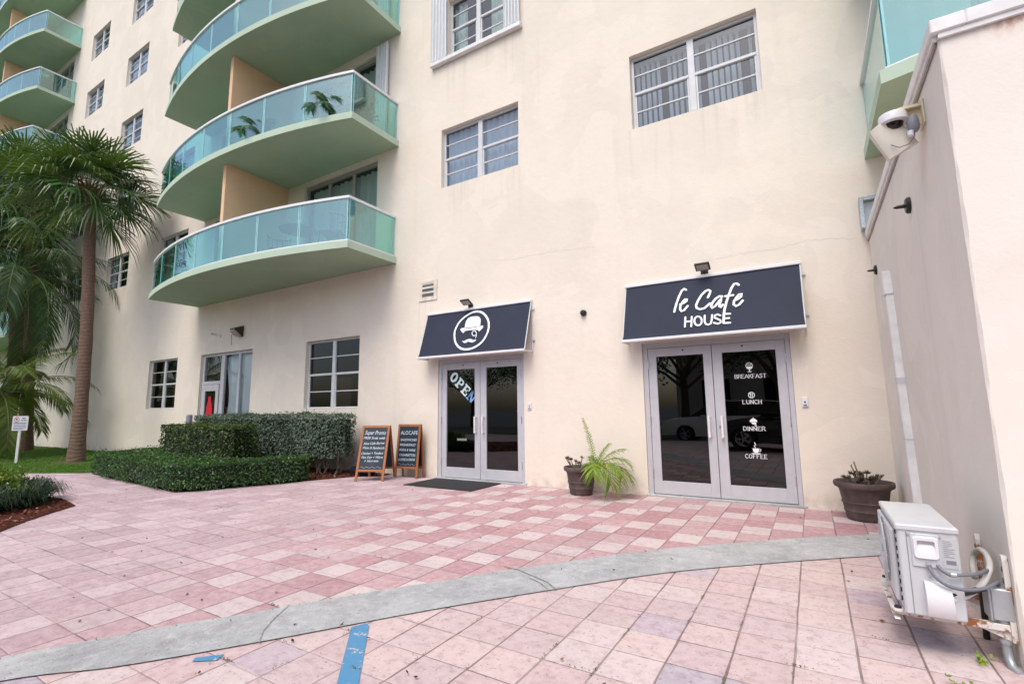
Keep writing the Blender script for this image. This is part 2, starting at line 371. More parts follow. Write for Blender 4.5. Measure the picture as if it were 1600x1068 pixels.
def band_mat():
    q = N('worn_concrete'); c = q.mix(q.smooth(q.noise(1.2, 6, .7), .35, .65), (.32, .33, .335), (.44, .45, .455))
    c = q.mix(q.math('MULTIPLY', q.smooth(q.noise(12, 6, .75), .45, .72), .6), c, (.60, .60, .57))
    c = q.mix(q.math('MULTIPLY', q.smooth(q.noise(7, 6, .8), .54, .70), .5), c, (.25, .245, .24))
    st = q.noise(2.2, 5, .7, v=q.scale(1, .5, 1), dist=1.5); c = q.mix(q.math('MULTIPLY', q.smooth(st, .5, .72), .45), c, (.22, .215, .22))
    vo = q.n('ShaderNodeTexVoronoi'); vo.inputs['Scale'].default_value = 55; q.l(q.co(), vo.inputs[0]); c = q.mix(q.math('MULTIPLY', q.smooth(vo.outputs['Distance'], .22, .08), q.smooth(q.noise(5, 4, .7), .38, .6)), c, (.66, .65, .61))
    c = q.mix(q.math('MULTIPLY', q.smooth(q.noise(48, 3, .6), .60, .68), .6), c, (.14, .14, .14))
    q.col(c).set(.88, 0, .25); q.bump(q.math('ADD', q.noise(10, 6, .7), q.math('MULTIPLY', q.noise(120, 3), .4)), .6, .012); return q.m
M['band'] = band_mat()
def asph():
    q = N('asphalt'); c = q.mix(q.noise(.6, 5, .7), (.055, .055, .057), (.10, .10, .10)); c = q.mix(q.smooth(q.noise(220, 2), .6, .75), c, (.2, .2, .2))
    q.col(c).set(.9, 0, .3); q.bump(q.noise(160, 3), .4, .006); return q.m
M['asphalt'] = asph()
def lawn_m():
    q = N('lawn_ground'); c = q.mix(q.noise(9, 6, .75), (.028, .075, .008), (.085, .17, .018)); c = q.mix(q.smooth(q.noise(.9, 4, .6), .54, .64), c, (.10, .075, .05))
    q.col(c).set(.9, 0, .2); q.bump(q.noise(60, 4, .7), .8, .03); return q.m
M['lawn'] = lawn_m()
M['mulch'] = (lambda q: (q.col(q.ramp(q.noise(28, 6, .75), [(.3, (.035, .010, .007)), (.55, (.115, .030, .018)), (.8, (.20, .07, .045))])).set(.95, 0, .2), q.bump(q.noise(22, 6, .8), 1, .04), q.m)[2])(N('red_mulch'))
M['chip'] = (lambda q: (q.col(q.ramp(q.n('ShaderNodeNewGeometry').outputs['Random Per Island'], [(.1, (.04, .012, .009)), (.6, (.13, .035, .02)), (.93, (.22, .09, .05)), (.97, (.45, .38, .28))])).set(.95, 0, .2), q.m)[1])(N('mulch_chips'))
M['blue'] = (lambda q: (q.col(q.mix(q.smooth(q.math('ADD', q.math('MULTIPLY', q.noise(7, 6, .8), .75), q.math('MULTIPLY', q.noise(40, 3), .25)), .55, .575), (.085, .25, .43), (.52, .43, .42))).set(.6, 0, .4), q.bump(q.noise(60, 3), .3, .005), q.m)[2])(N('worn_blue_paint'))
M['litter'] = (lambda q: (q.col(q.ramp(q.n('ShaderNodeNewGeometry').outputs['Random Per Island'], [(.2, (.04, .02, .012)), (.7, (.10, .05, .03)), (.95, (.22, .13, .06))])).set(.8, 0, .3), q.m)[1])(N('fallen_leaf'))

# ---------------------------------------------------------------- ground
def sheet(name, pts, z, mat, sub=None):
    o = MB().poly([(x, y, z) for x, y in pts]).build(name, mat); return tag(o, kind='structure')
sheet('ground', [(-400, -400), (400, -400), (400, 400), (-400, 400)], -.14, M['asphalt'])
bt = [(-7, -6), (-5.2, -2.0), (-4.35, 0), (-3.8, .97), (-3.57, 1.40), (-3.17, 2.02), (-2.47, 3.09), (-1.95, 3.82), (-1.42, 4.5), (-1.0, 4.94), (-.57, 5.35), (-.05, 5.82), (.5, 6.25), (.771, 6.46)]
bb = [(-6.5, -6), (-4.8, -2.0), (-3.98, 0), (-3.49, .88), (-3.14, 1.25), (-2.74, 1.80), (-2.26, 2.52), (-1.78, 3.17), (-1.23, 3.87), (-.86, 4.27), (-.5, 4.60), (-.03, 5.02), (.45, 5.42), (.771, 5.66)]
def smoothline(P, k=6):
    out = []; n = len(P)
    for i in range(n-1):
        p0, p1, p2, p3 = (Vector(P[max(0, min(n-1, i+d))]) for d in (-1, 0, 1, 2))
        for s in range(k):
            t = s/k; out.append(.5*((2*p1)+(p2-p0)*t+(2*p0-5*p1+4*p2-p3)*t*t+(3*p1-p0-3*p2+p3)*t**3))
    return [tuple(p) for p in out]+[P[-1]]
BT, BB = smoothline(bt), smoothline(bb)
mid = [((a[0]+b[0])/2, (a[1]+b[1])/2) for a, b in zip(BT, BB)]
lo = MB(); n = len(mid)      # pale paving on the near side of the band
sheet('lower_paving', mid+[(3.0, 3.4 if False else mid[-1][1]), (12, mid[-1][1]), (12, -4.2), (-5.75, -4.2)][0:0] + [(.771, 3.41), (9, 3.41), (9, -4.2), (-5.7, -4.2)], -.004, M['tile_lo'])
sheet('upper_paving', [p for p in mid[::-1]] + [(-6.6, -6), (-14, -6), (-30, -4), (-30, -3.8), (-13.52, 4.49), (-13.3, D), (.771, D)], 0, M['tile_up'])
m = MB(); k = len(BT)
m.add([(x, y, .004+.002*math.sin(i)) for i, (x, y) in enumerate(BT)]+[(x, y, .004) for x, y in BB], [(i, k+i, k+i+1, i+1) for i in range(k-1)])
tag(m.build('concrete_band', M['band']), kind='structure')
# joints and cracks in the band
m = MB()
for pts, wdt in (([(-2.74, 1.76), (-2.86, 1.86), (-2.97, 2.0), (-3.08, 2.18)], .006), ([(-1.66, 3.30), (-1.78, 3.40), (-1.95, 3.47), (-2.1, 3.53), (-2.25, 3.55)], .012), ([(-1.72, 3.28), (-1.82, 3.36), (-1.95, 3.42)], .008)):
    m.ribbon(pts, wdt, lambda u, v: (u, v, .0085))
tag(m.build('band_crack', plain('dark_crack', (.24, .24, .24), .9, 0, .5, 30)), kind='structure')
# worn blue parking line and its stub
m = MB(); m.poly([(-2.425, 2.245, 0), (-2.385, 2.235, 0), (-1.62, 1.42, 0), (-1.74, 1.40, 0), (-2.46, 2.165, 0)][::-1])
m.poly([(-2.89, 1.50, 0), (-2.86, 1.47, 0), (-2.76, 1.545, 0), (-2.795, 1.60, 0)])
tag(m.build('blue_parking_line', M['blue'], loc=(0, 0, 0)), kind='structure').location.z = .001
sheet('lawn', [(-13.5, 4.49), (-30, -3.8), (-60, -3.8), (-60, D), (-13.3, D)], -.02, M['lawn'])
sheet('lawn_far', [(-5.5, -5.2), (-60, -5.2), (-60, -9), (-5.5, -9)], -.1, M['lawn'])
mul = [(-8.93, 2.88), (-8.55, 2.50), (-8.19, 2.18), (-7.75, 1.86), (-7.0, 1.2), (-6.9, 0), (-9, -1.6), (-13, -1), (-13.5, 1.8), (-12.2, 2.62), (-10.85, 2.95), (-9.66, 2.98)]
sheet('mulch_bed', mul, .012, M['mulch'])
sheet('planting_bed', [(-13.3, 4.5), (-8.9, 4.12), (-8.1, 5.9), (-7.72, 6.72), (-7.3, 7.0), (-7.3, D), (-13.3, D)], .008, M['mulch'])
# curb of the neighbouring street behind the camera
tag(MB().bbox(-30, 30, -4.35, -4.2, -.14, .01, .02).build('kerb', M['band']), kind='structure')
def inside(px, py, P):
    c = False
    for a in range(len(P)):
        x1, y1 = P[a]; x2, y2 = P[a-1]
        if (y1 > py) != (y2 > py) and px < (x2-x1)*(py-y1)/(y2-y1)+x1: c = not c
    return c
def leaves(P, nrm, L, Wd, droop=.15, jitter=.6, fold=True):
    """leaf-shaped quads (kites) at points P (n,3), facing about nrm (n,3)"""
    n = len(P); nr = nrm+rng.normal(0, jitter, (n, 3)); nr /= np.linalg.norm(nr, axis=1)[:, None]+1e-9
    a = np.cross(nr, rng.normal(0, 1, (n, 3))); a /= np.linalg.norm(a, axis=1)[:, None]+1e-9; b = np.cross(nr, a)
    l = L*rng.uniform(.7, 1.3, (n, 1)); wd = Wd*rng.uniform(.7, 1.3, (n, 1))
    V = np.stack([P-a*l/2, P+b*wd/2-nr*wd*.2, P+a*l/2-nr*l*droop, P-b*wd/2-nr*wd*.2], 1).reshape(-1, 3)
    return V, np.arange(4*n).reshape(n, 4)
# mulch chips
pts = []
while len(pts) < 2600:
    x, y = random.uniform(-11.5, -7.2), random.uniform(.2, 2.98)
    if inside(x+random.uniform(-.06, .06), y+random.uniform(-.05, .05), mul): pts.append((x, y, .02+random.uniform(0, .02)))
while len(pts) < 3600:
    x, y = random.uniform(-8.9, -7.3), random.uniform(5.2, 7.3)
    if inside(x, y, [(-13.3, 4.5), (-8.9, 4.12), (-8.1, 5.9), (-7.72, 6.72), (-7.3, 7.0), (-7.3, D), (-13.3, D)]): pts.append((x, y, .016+random.uniform(0, .02)))
P = np.array(pts); V, F = leaves(P, np.tile([0, 0, 1.], (len(P), 1)), .055, .022, .1, .35)
tag(npmesh('mulch_chips', V, F, M['chip']), kind='stuff')
# fallen leaves and bits on the paving
pts = [(random.uniform(-7, .7), random.uniform(1.2, 7.2), .012) for _ in range(150)]+[(random.uniform(-12, -5), random.uniform(.8, 4), .012) for _ in range(50)]
P = np.array(pts); V, F = leaves(P, np.tile([0, 0, 1.], (len(P), 1)), .030, .016, .1, .22)
tag(npmesh('leaf_litter', V, F, M['litter']), kind='stuff')
# lawn blades
pts = []
LB = [(-13.5, 4.49), (-24, -.9), (-26, 3), (-26, D), (-13.3, D)]
while len(pts) < 26000:
    x, y = random.uniform(-26, -13.3), random.uniform(-1, D)
    if inside(x, y, LB) and math.sin(x*1.7+y)+math.sin(y*3.1-x*.6) < 1.25: pts.append((x, y))
P = np.array(pts); n = len(P); h = rng.uniform(.025, .06, n); an = rng.uniform(0, 6.28, n); ln = rng.normal(0, .018, (n, 2))
wv = np.stack([np.cos(an), np.sin(an)], 1)*.006; b0 = np.c_[P-wv, np.full(n, -.02)]; b1 = np.c_[P+wv, np.full(n, -.02)]; tp = np.c_[P+ln, -.02+h]
V = np.stack([b0, b1, tp], 1).reshape(-1, 3); tag(npmesh('grass', V, np.arange(3*n).reshape(n, 3), M['grassb']), kind='stuff')

# ---------------------------------------------------------------- the apartment building
B = thing('apartment_building', 'tall cream stucco apartment building with curved green balconies and teal glass railings', 'building', (0, D, 0))
def bpart(mb, name, mat, parent=None, smooth=False): o = mb.build(name, mat, None, smooth); par = parent or B; o.parent = par; o.matrix_parent_inverse = par.matrix_world.inverted() if par is not B else Matrix.Translation((0, -D, 0)); return o
# (every part is modelled in world metres; parts hang on the Empty at the foot of the facade)
ZH = [7.01, 9.77, 12.51, 15.26, 18.0, 20.75]      # window heads = slab soffits, floor by floor
wins = []   # x0, x1, z0, z1, style
for k, zh in enumerate(ZH[:5]):
    for x0, x1 in ((-18.1, -16.3), (-22.2, -20.4), (-26.2, -24.4)): wins.append((x0, x1, zh-1.26, zh, 'blue' if (k+int(x0)) % 2 else 'darkc'))
wins += [(-18.14, -16.33, 1.38, 2.92, 'dark'), (-22.2, -20.4, 1.38, 2.92, 'dark') if False else (-10.22, -8.375, 1.32, 2.91, 'dark')]
wins += [(-2.135, -.245, 5.735, 7.02, 'blind'), (-6.11, -4.27, 5.735, 7.0, 'drape'), (-5.95, -4.5, 8.56, 9.93, 'darkc')]
slid = []   # sliding doors behind the balconies
for (a, b) in ((-15.35, -7.3), (-35.65, -27.6)):
    for k in range(5):
        zf = [4.36, 7.01, 9.77, 12.51, 15.26][k]+.14
        slid += [(b-3.25, b-.66, zf, zf+2.40), (a+.66, a+3.25, zf, zf+2.40)]
slid += [(2.0, 4.6, 4.50, 6.9)]
holes = [w_[:4] for w_ in wins]+slid+[(-14.98, -12.42, 0, 2.91), (-6.15, -4.235, 0, 2.235), (-2.15, -.185, 0, 2.235)]
X0, X1, Z0, Z1 = -48, 14, -.3, 23.5
xs = sorted({X0, X1}|{v for h_ in holes for v in h_[:2]}); zs = sorted({Z0, Z1}|{v for h_ in holes for v in h_[2:]})
m = MB(); vid = {}
def vv(i, j):
    if (i, j) not in vid: vid[(i, j)] = len(m.v); m.v.append((xs[i], D, zs[j]))
    return vid[(i, j)]
for i in range(len(xs)-1):
    for j in range(len(zs)-1):
        cx, cz = (xs[i]+xs[i+1])/2, (zs[j]+zs[j+1])/2
        if any(h_[0] < cx < h_[1] and h_[2] < cz < h_[3] for h_ in holes): continue
        m.f.append((vv(i, j), vv(i+1, j), vv(i+1, j+1), vv(i, j+1)))
R = .16
for x0, x1, z0, z1 in holes:                       # reveals
    m.add([(x0, D, z0), (x1, D, z0), (x1, D, z1), (x0, D, z1), (x0, D+R, z0), (x1, D+R, z0), (x1, D+R, z1), (x0, D+R, z1)], [(0, 4, 5, 1), (1, 5, 6, 2), (2, 6, 7, 3), (3, 7, 4, 0)])
bpart(m, 'wall', M['wall'])
m = MB(); m.box(X0, X1, D+12, D+12.2, Z0, Z1); m.box(X0-.2, X0, D+.3, D+12, Z0, Z1); m.box(X1, X1+.2, D+.3, D+12, Z0, Z1); m.box(X0, X1, D+.3, D+12, Z1, Z1+.2)
bpart(m, 'rear_wall', M['wall'])
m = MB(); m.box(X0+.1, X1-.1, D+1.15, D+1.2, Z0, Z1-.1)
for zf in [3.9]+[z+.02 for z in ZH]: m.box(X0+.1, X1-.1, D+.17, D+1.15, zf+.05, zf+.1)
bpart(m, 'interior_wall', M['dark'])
# windows
def window(x0, x1, z0, z1, style):
    y0, y1 = D+.085, D+.135; xm = (x0+x1)/2; zm = (z0+z1)/2; f = MB(); fw = .045
    f.bbox(x0+.003, x0+fw, y0, y1, z0+.003, z1-.003, .004); f.bbox(x1-fw, x1-.003, y0, y1, z0+.003, z1-.003, .004)
    f.bbox(x0+fw, x1-fw, y0, y1, z0+.003, z0+fw, .004); f.bbox(x0+fw, x1-fw, y0, y1, z1-fw, z1-.003, .004)
    f.bbox(xm-.05, xm+.05, y0-.012, y1, z0+fw, z1-fw, .006)
    for a, b in ((x0+fw, xm-.05), (xm+.05, x1-fw)):
        f.bbox(a, b, y0-.008, y1, zm-.028, zm+.022, .005)
        f.bbox(a, a+.028, y0+.006, y1+.004, z0+fw, zm-.028, .003); f.bbox(b-.028, b, y0+.006, y1+.004, z0+fw, zm-.028, .003)
        for zq in ((z0+zm)/2, (z1+zm)/2): f.bbox(a, b, y0+.012, y1-.006, zq-.012, zq+.012, .003)
    W = bpart(f, 'window', M['alu_win'])
    for a, b in ((x0+fw, xm-.05), (xm+.05, x1-fw)):
        bpart(MB().add([(a-.01, D+.112, z0+.03), (b+.01, D+.112, z0+.03), (b+.01, D+.112, z1-.03), (a-.01, D+.112, z1-.03)], [(0, 1, 2, 3)]), 'pane', M['pane'] if style != 'dark' else M['pane_dark'], W)
    c = MB(); n = 60
    if style == 'blind':
        x = x0+.05; k = 0
        while x < x1-.05:
            if k % 7 != 5:
                t = .055*(1 if (k//9) % 2 else .8); c.add([(x, D+.22, z0+.02), (x+t, D+.27, z0+.02), (x+t, D+.27, z1-.06), (x, D+.22, z1-.06)], [(0, 1, 2, 3)])
            x += .085; k += 1
        c.box(x0+.03, x1-.03, D+.21, D+.28, z1-.06, z1-.01); bpart(c, 'blind', M['blind'], W)
    elif style in ('drape', 'blue', 'darkc'):
        spans = {'drape': ((x0+.02, x1-.02),), 'blue': ((x0+.02, xm-.1), (xm+.05, x1-.02)), 'darkc': ((x0+.02, x0+.35), (x1-.5, x1-.02))}[style]
        for a, b in spans:
            c = MB(); vs = []; fs = []
            for k in range(n+1):
                x = a+(b-a)*k/n; y = D+.22+.025*math.sin(x*46)+.012*math.sin(x*19); vs += [(x, y, z0+.01), (x, y, z1-.02)]
            fs = [(2*k, 2*k+2, 2*k+3, 2*k+1) for k in range(n)]; c.add(vs, fs)
            bpart(c, 'curtain', M['bluedrape'] if style != 'darkc' else M['curtain'], W, True)
    else:
        c.box(x0+.1, x0+.8, D+.7, D+.75, z0, z0+.75); bpart(c, 'interior_shelf', plain('dim_tan', (.16, .10, .07), .8), W)
    if z0 > 8 and x0 > -7:
        bpart(MB().bbox(x0-.42, x1+.35, D-.10, D-.002, z0-.10, z0-.005, .01), 'sill', M['cap'], W)
        for a, b, s in ((x0-.40, x0+.02, 5), (x1-.02, x1+.33, 5)):
            for k in range(s):
                xx = a+(b-a)*k/s; ww = (b-a)/s
                q_ = MB().add([(xx, D-.095, z0+.0), (xx+ww*.55, D-.005, z0), (xx+ww, D-.095, z0), (xx+ww, D-.095, z1+.15), (xx+ww*.55, D-.005, z1+.15), (xx, D-.095, z1+.15)], [(0, 1, 4, 5), (1, 2, 3, 4)])
                q_.box(xx+ww*.80, xx+ww*1.02, D-.112, D-.096, z0, z1+.15)
                bpart(q_, 'shutter_slat', M['whiteacc'], W)
    return W
for w_ in wins: window(*w_)
def slider(x0, x1, z0, z1):
    f = MB(); y0, y1 = D+.06, D+.14; e = .06
    f.bbox(x0+.003, x0+e, y0, y1, z0, z1-.003, .005); f.bbox(x1-e, x1-.003, y0, y1, z0, z1-.003, .005); f.bbox(x0+e, x1-e, y0, y1, z1-.09, z1-.003, .005); f.bbox(x0+e, x1-e, y0, y1, z0, z0+.05, .005)
    for t in (1/3, 2/3):
        x = x0+(x1-x0)*t; f.bbox(x-.045, x+.045, y0+.01, y1-.005, z0+.05, z1-.09, .005)
    o = bpart(f, 'sliding_door', M['bronze'])
    for k in range(3):
        a = x0+(x1-x0)*k/3; b = x0+(x1-x0)*(k+1)/3
        bpart(MB().add([(a+.03, D+.11, z0+.04), (b-.03, D+.11, z0+.04), (b-.03, D+.11, z1-.08), (a+.03, D+.11, z1-.08)], [(0, 1, 2, 3)]), 'pane', M['pane'], o)
    c = MB(); n = 90; vs = []
    for k in range(n+1):
        x = x0+.02+(x1-x0-.04)*k/n; y = D+.24+.03*math.sin(x*34)+.015*math.sin(x*13); vs += [(x, y, z0+.02), (x, y, z1-.1)]
    c.add(vs, [(2*k, 2*k+2, 2*k+3, 2*k+1) for k in range(n)]); bpart(c, 'curtain', M['curtain'], o, True)
for s_ in slid: slider(*s_)
# balconies
def arc_pts(x0, x1, yc, ym, n):
    w2 = (x1-x0)/2; sg = yc-ym; Rr = (w2*w2+sg*sg)/(2*sg); cx = (x0+x1)/2; cy = ym+Rr; a = math.asin(w2/Rr)
    return [(cx+Rr*math.sin(a*(1-2*k/n)), cy-Rr*math.cos(a*(1-2*k/n))) for k in range(n+1)]   # from x1 to x0
M['glassedge'] = plain('cyan_glass_edge', (.34, .62, .64), .15, 0, .1)
def balcony(x0, x1, zs, yc, ym, shoe=False, divider=True):
    A = arc_pts(x0, x1, yc, ym, 30); out = [(x1, D)]+A+[(x0, D)]; th = .14
    sl = bpart(MB().prism([(x, y, zs) for x, y in out], (0, 0, th)), 'balcony', M['green']); sl.data.materials.append(M['soffit_shade'])
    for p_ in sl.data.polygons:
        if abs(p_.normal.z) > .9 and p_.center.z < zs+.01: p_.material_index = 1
    i = .07; G = arc_pts(x0+i, x1-i, yc+i*.8, ym+i, 42)
    zt = zs+th
    panels = [[(x1-i, D-.01), (x1-i, G[0][1]+.006)]]+[[G[k] for k in range(p*6, p*6+7)] for p in range(7)]+[[(x0+i, G[-1][1]+.006), (x0+i, D-.01)]]
    for pl in panels:
        n = len(pl); t = .006; vs = []; L = []
        for q in range(n):
            d = Vector(pl[min(q+1, n-1)])-Vector(pl[max(q-1, 0)]); d.normalize(); nn = Vector((-d.y, d.x))*t; L.append((Vector(pl[q]), nn))
        sh = lambda q: (L[q][0]+((L[1][0]-L[0][0]).normalized()*.006 if q == 0 else ((L[-2][0]-L[-1][0]).normalized()*.006 if q == n-1 else Vector((0, 0)))))
        mb = MB()
        for q in range(n):
            p = sh(q); a, b = p+L[q][1], p-L[q][1]; vs += [(a.x, a.y, zt+.03), (b.x, b.y, zt+.03), (b.x, b.y, zt+.88), (a.x, a.y, zt+.88)]
        fs = [(4*q+a, 4*q+(a+1)%4, 4*q+4+(a+1)%4, 4*q+4+a) for q in range(n-1) for a in range(4)]+[(0, 3, 2, 1), (4*n-4, 4*n-3, 4*n-2, 4*n-1)]
        go = bpart(mb.add(vs, fs), 'glass_panel', M['balglass'], sl)
        ex = []; ef = []
        for q, qq in ((0, 1), (n-1, n-2)):
            a = sh(q); d = (Vector(pl[qq])-Vector(pl[q])).normalized()*.022; nn = L[q][1]*1.25; b = a+d; o_ = len(ex)
            for p_ in (a+nn, a-nn, b-nn, b+nn): ex += [(p_.x, p_.y, zt+.031), (p_.x, p_.y, zt+.879)]
            ef += [tuple(o_+x_ for x_ in f_) for f_ in ((0, 2, 3, 1), (2, 4, 5, 3), (4, 6, 7, 5), (6, 0, 1, 7))]
        for h_ in (0, 1): bpart(MB().add(ex[8*h_:8*h_+8], ef[:4]), 'glass_edge', M['glassedge'], sl)
    path = [(x1-i, D-.003)]+[tuple(p) for p in G]+[(x0+i, D-.003)]
    def rail(za, zb, w2_):
        n = len(path); vs = []
        for q in range(n):
            d1 = (Vector(path[q])-Vector(path[q-1])).normalized() if q else None; d2 = (Vector(path[q+1])-Vector(path[q])).normalized() if q < n-1 else None
            a = d1 or d2; b = d2 or d1; bis = (Vector((-a.y, a.x))+Vector((-b.y, b.x))); bis.normalize(); k = w2_/max(.4, bis.dot(Vector((-a.y, a.x)))); o_ = bis*k; p = Vector(path[q])
            vs += [(p.x+o_.x, p.y+o_.y, za), (p.x-o_.x, p.y-o_.y, za), (p.x-o_.x, p.y-o_.y, zb), (p.x+o_.x, p.y+o_.y, zb)]
        return MB().add(vs, [(4*q+a, 4*q+(a+1)%4, 4*q+4+(a+1)%4, 4*q+4+a) for q in range(n-1) for a in range(4)]+[(0, 3, 2, 1), (4*n-4, 4*n-3, 4*n-2, 4*n-1)])
    bpart(rail(zt+.875, zt+.925, .035), 'handrail', M['white'], sl)
    bpart(rail(zt+.001, zt+(.045 if shoe else .028), .018), 'bottom_rail', M['white'] if shoe else M['galv'], sl)
    return sl
def divider(x, z0, z1, yf=5.76): return bpart(MB().bbox(x-.06, x+.06, yf, D-.001, z0, z1, .006), 'divider_wall', M['peach'])
LV = [4.36, 7.01, 9.77, 12.51, 15.26]
for k, z in enumerate(LV):
    balcony(-15.35, -7.32, z, 6.07, 5.47, shoe=(k == 0))
    if k < 4: divider(-11.28, z+.141, LV[k+1]-.002); divider(-31.6, z+.141, LV[k+1]-.002)
    if 1 <= k: balcony(-35.65, -27.6, z, 6.07, 5.47)
balcony(-35.65, -27.6, 18.0, 6.07, 5.47); balcony(-35.65, -27.6, 20.75, 6.07, 5.47); divider(-31.6, 15.42, 17.99); divider(-31.6, 18.15, 20.74)
balcony(-35.65, -27.6, 4.36, 6.07, 5.47)
balcony(.82, 8.9, 4.36, 5.62, 5.0, shoe=True); balcony(.82, 8.9, 7.01, 5.62, 5.0)
# folded white storm shutters beside the sliding doors
for k in range(1, 4):
    z0 = LV[k]+.145; c = MB()
    for s in range(4):
        xx = -7.96+s*.085; c.add([(xx, D-.13, z0), (xx+.042, D-.03, z0), (xx+.085, D-.13, z0), (xx+.085, D-.13, z0+2.45), (xx+.042, D-.03, z0+2.45), (xx, D-.13, z0+2.45)], [(0, 1, 4, 5), (1, 2, 3, 4)])
        c.box(xx+.07, xx+.09, D-.145, D-.128, z0, z0+2.45)
    bpart(c, 'storm_shutter', M['whiteacc'])
# ground-floor entrance glazing
f = MB(); x0, x1, z1 = -14.98, -12.42, 2.91; y0, y1 = D+.07, D+.14
f.bbox(x0+.003, x0+.10, y0, y1, 0, z1-.003, .005); f.bbox(x1-.05, x1-.003, y0, y1, 0, z1-.003, .005); f.bbox(x0+.10, x1-.05, y0, y1, z1-.07, z1-.003, .005)
f.bbox(-14.02, -13.85, y0, y1, .05, z1-.07, .005); f.bbox(-13.17, -13.08, y0, y1, .05, z1-.07, .005); f.bbox(x0+.10, -14.02, y0, y1, 2.05, 2.14, .005); f.bbox(-13.85, x1-.05, y0, y1, 0, .1, .005)
ent = bpart(f, 'entrance_frame', M['alu'])
dl = MB(); dl.bbox(-14.87, -14.72, D+.04, D+.09, .02, 2.04, .005); dl.bbox(-14.17, -14.03, D+.04, D+.09, .02, 2.04, .005); dl.bbox(-14.72, -14.17, D+.04, D+.09, 1.86, 2.04, .005); dl.bbox(-14.72, -14.17, D+.04, D+.09, .02, .25, .005)
dlo = bpart(dl, 'door_leaf', M['alu'], ent)
pn = lambda a, b, c, d, y=D+.10: MB().add([(a, y, c), (b, y, c), (b, y, d), (a, y, d)], [(0, 1, 2, 3)])
bpart(pn(-14.72, -14.17, .25, 1.86, D+.065), 'pane', M['doorpane'], ent)
sheer = curtain_mat('sheer_curtain', (.80, .84, .86))
for a, b, c, d in ((-14.88, -14.02, 2.14, 2.84), (-13.85, -13.17, .1, 2.84), (-13.08, -12.47, .1, 2.84)): bpart(pn(a, b, c, d), 'pane', M['pane'], ent)
for s, (a, b) in ((1, (-13.95, -13.02)), (-1, (-13.15, -12.25))):      # tied-back sheer curtains
    c = MB(); n = 40; rows = 14; vs = []
    for r in range(rows+1):
        t = r/rows; z = 2.8-2.4*t; sq = 1-.45*math.sin(min(1, (1-t)*1.6)*math.pi/2)*0-.35*math.sin(t*math.pi)
        for k in range(n+1):
            u = k/n; xx = (a+(b-a)*u*sq) if s < 0 else (b-(b-a)*(1-u)*sq); vs.append((xx-.12, D+.19+.02*math.sin(u*45), z))
    c.add(vs, [(r*(n+1)+k, r*(n+1)+k+1, (r+1)*(n+1)+k+1, (r+1)*(n+1)+k) for r in range(rows) for k in range(n)])
    bpart(c, 'curtain', sheer, ent, True)
bpart(MB().box(-14.0, -12.5, D+.23, D+.26, .9, 1.42), 'interior_board', plain('orange_panel', (.42, .20, .05), .6), ent)
rd = MB(); rp = [(-14.62, .72), (-14.34, .72), (-14.30, 1.18), (-14.33, 1.42), (-14.40, 1.60), (-14.42, 1.72), (-14.53, 1.72), (-14.55, 1.60), (-14.62, 1.40), (-14.64, 1.15)]
bpart(rd.prism([(x, D+.055, z) for x, z in rp], (0, .004, 0)), 'red_poster', plain('red_poster_print', (.62, .012, .03), .5), ent)
# hairline cracks in the stucco
m = MB()
for pts in ([(-1.02, 3.372), (-.6, 3.40), (-.23, 3.385), (.10, 3.43), (.40, 3.41), (.68, 3.35)], [(-4.9, 4.02), (-4.4, 3.95), (-3.85, 3.965), (-3.3, 3.93), (-2.8, 3.90)]):
    q_ = []
    for a, b in zip(pts, pts[1:]):
        for k in range(8): t = k/8; q_.append((a[0]+(b[0]-a[0])*t, a[1]+(b[1]-a[1])*t+random.gauss(0, .006)))
    o = MB().ribbon(q_, .005, lambda u, v: (u, D-.0015, v)); bpart(o, 'hairline_crack', plain('crack_line', (.60, .53, .46), .9))
# ---- cafe doors
def strokes(mb, L, wd, to3):
    for p in L: mb.ribbon(p, wd, to3)
    return mb
def textmesh(txt, size, offset=0., shear=0., spacing=1.):
    cu = bpy.data.curves.new('t', 'FONT'); cu.body = txt; cu.size = size; cu.offset = offset; cu.shear = shear; cu.space_character = spacing; cu.align_x = 'CENTER'; cu.fill_mode = 'FRONT'; cu.resolution_u = 3
    o = bpy.data.objects.new('t', cu); me = o.to_mesh(); V = [tuple(v.co) for v in me.vertices]; F = [tuple(p.vertices) for p in me.polygons]
    o.to_mesh_clear(); bpy.data.objects.remove(o); bpy.data.curves.remove(cu); return V, F
def put_text(mb, txt, size, to3, cx, cz, width=None, offset=0., shear=0., rot=0.):
    V, F = textmesh(txt, size, offset, shear)
    if not V: return mb
    xs_ = [v[0] for v in V]; s = 1
    if width: s = width/(max(xs_)-min(xs_))
    mx = (max(xs_)+min(xs_))/2; ca, sa = math.cos(rot), math.sin(rot)
    return mb.add([to3(cx+((v[0]-mx)*s)*ca-v[1]*sa, cz+((v[0]-mx)*s)*sa+v[1]*ca) for v in V], F)
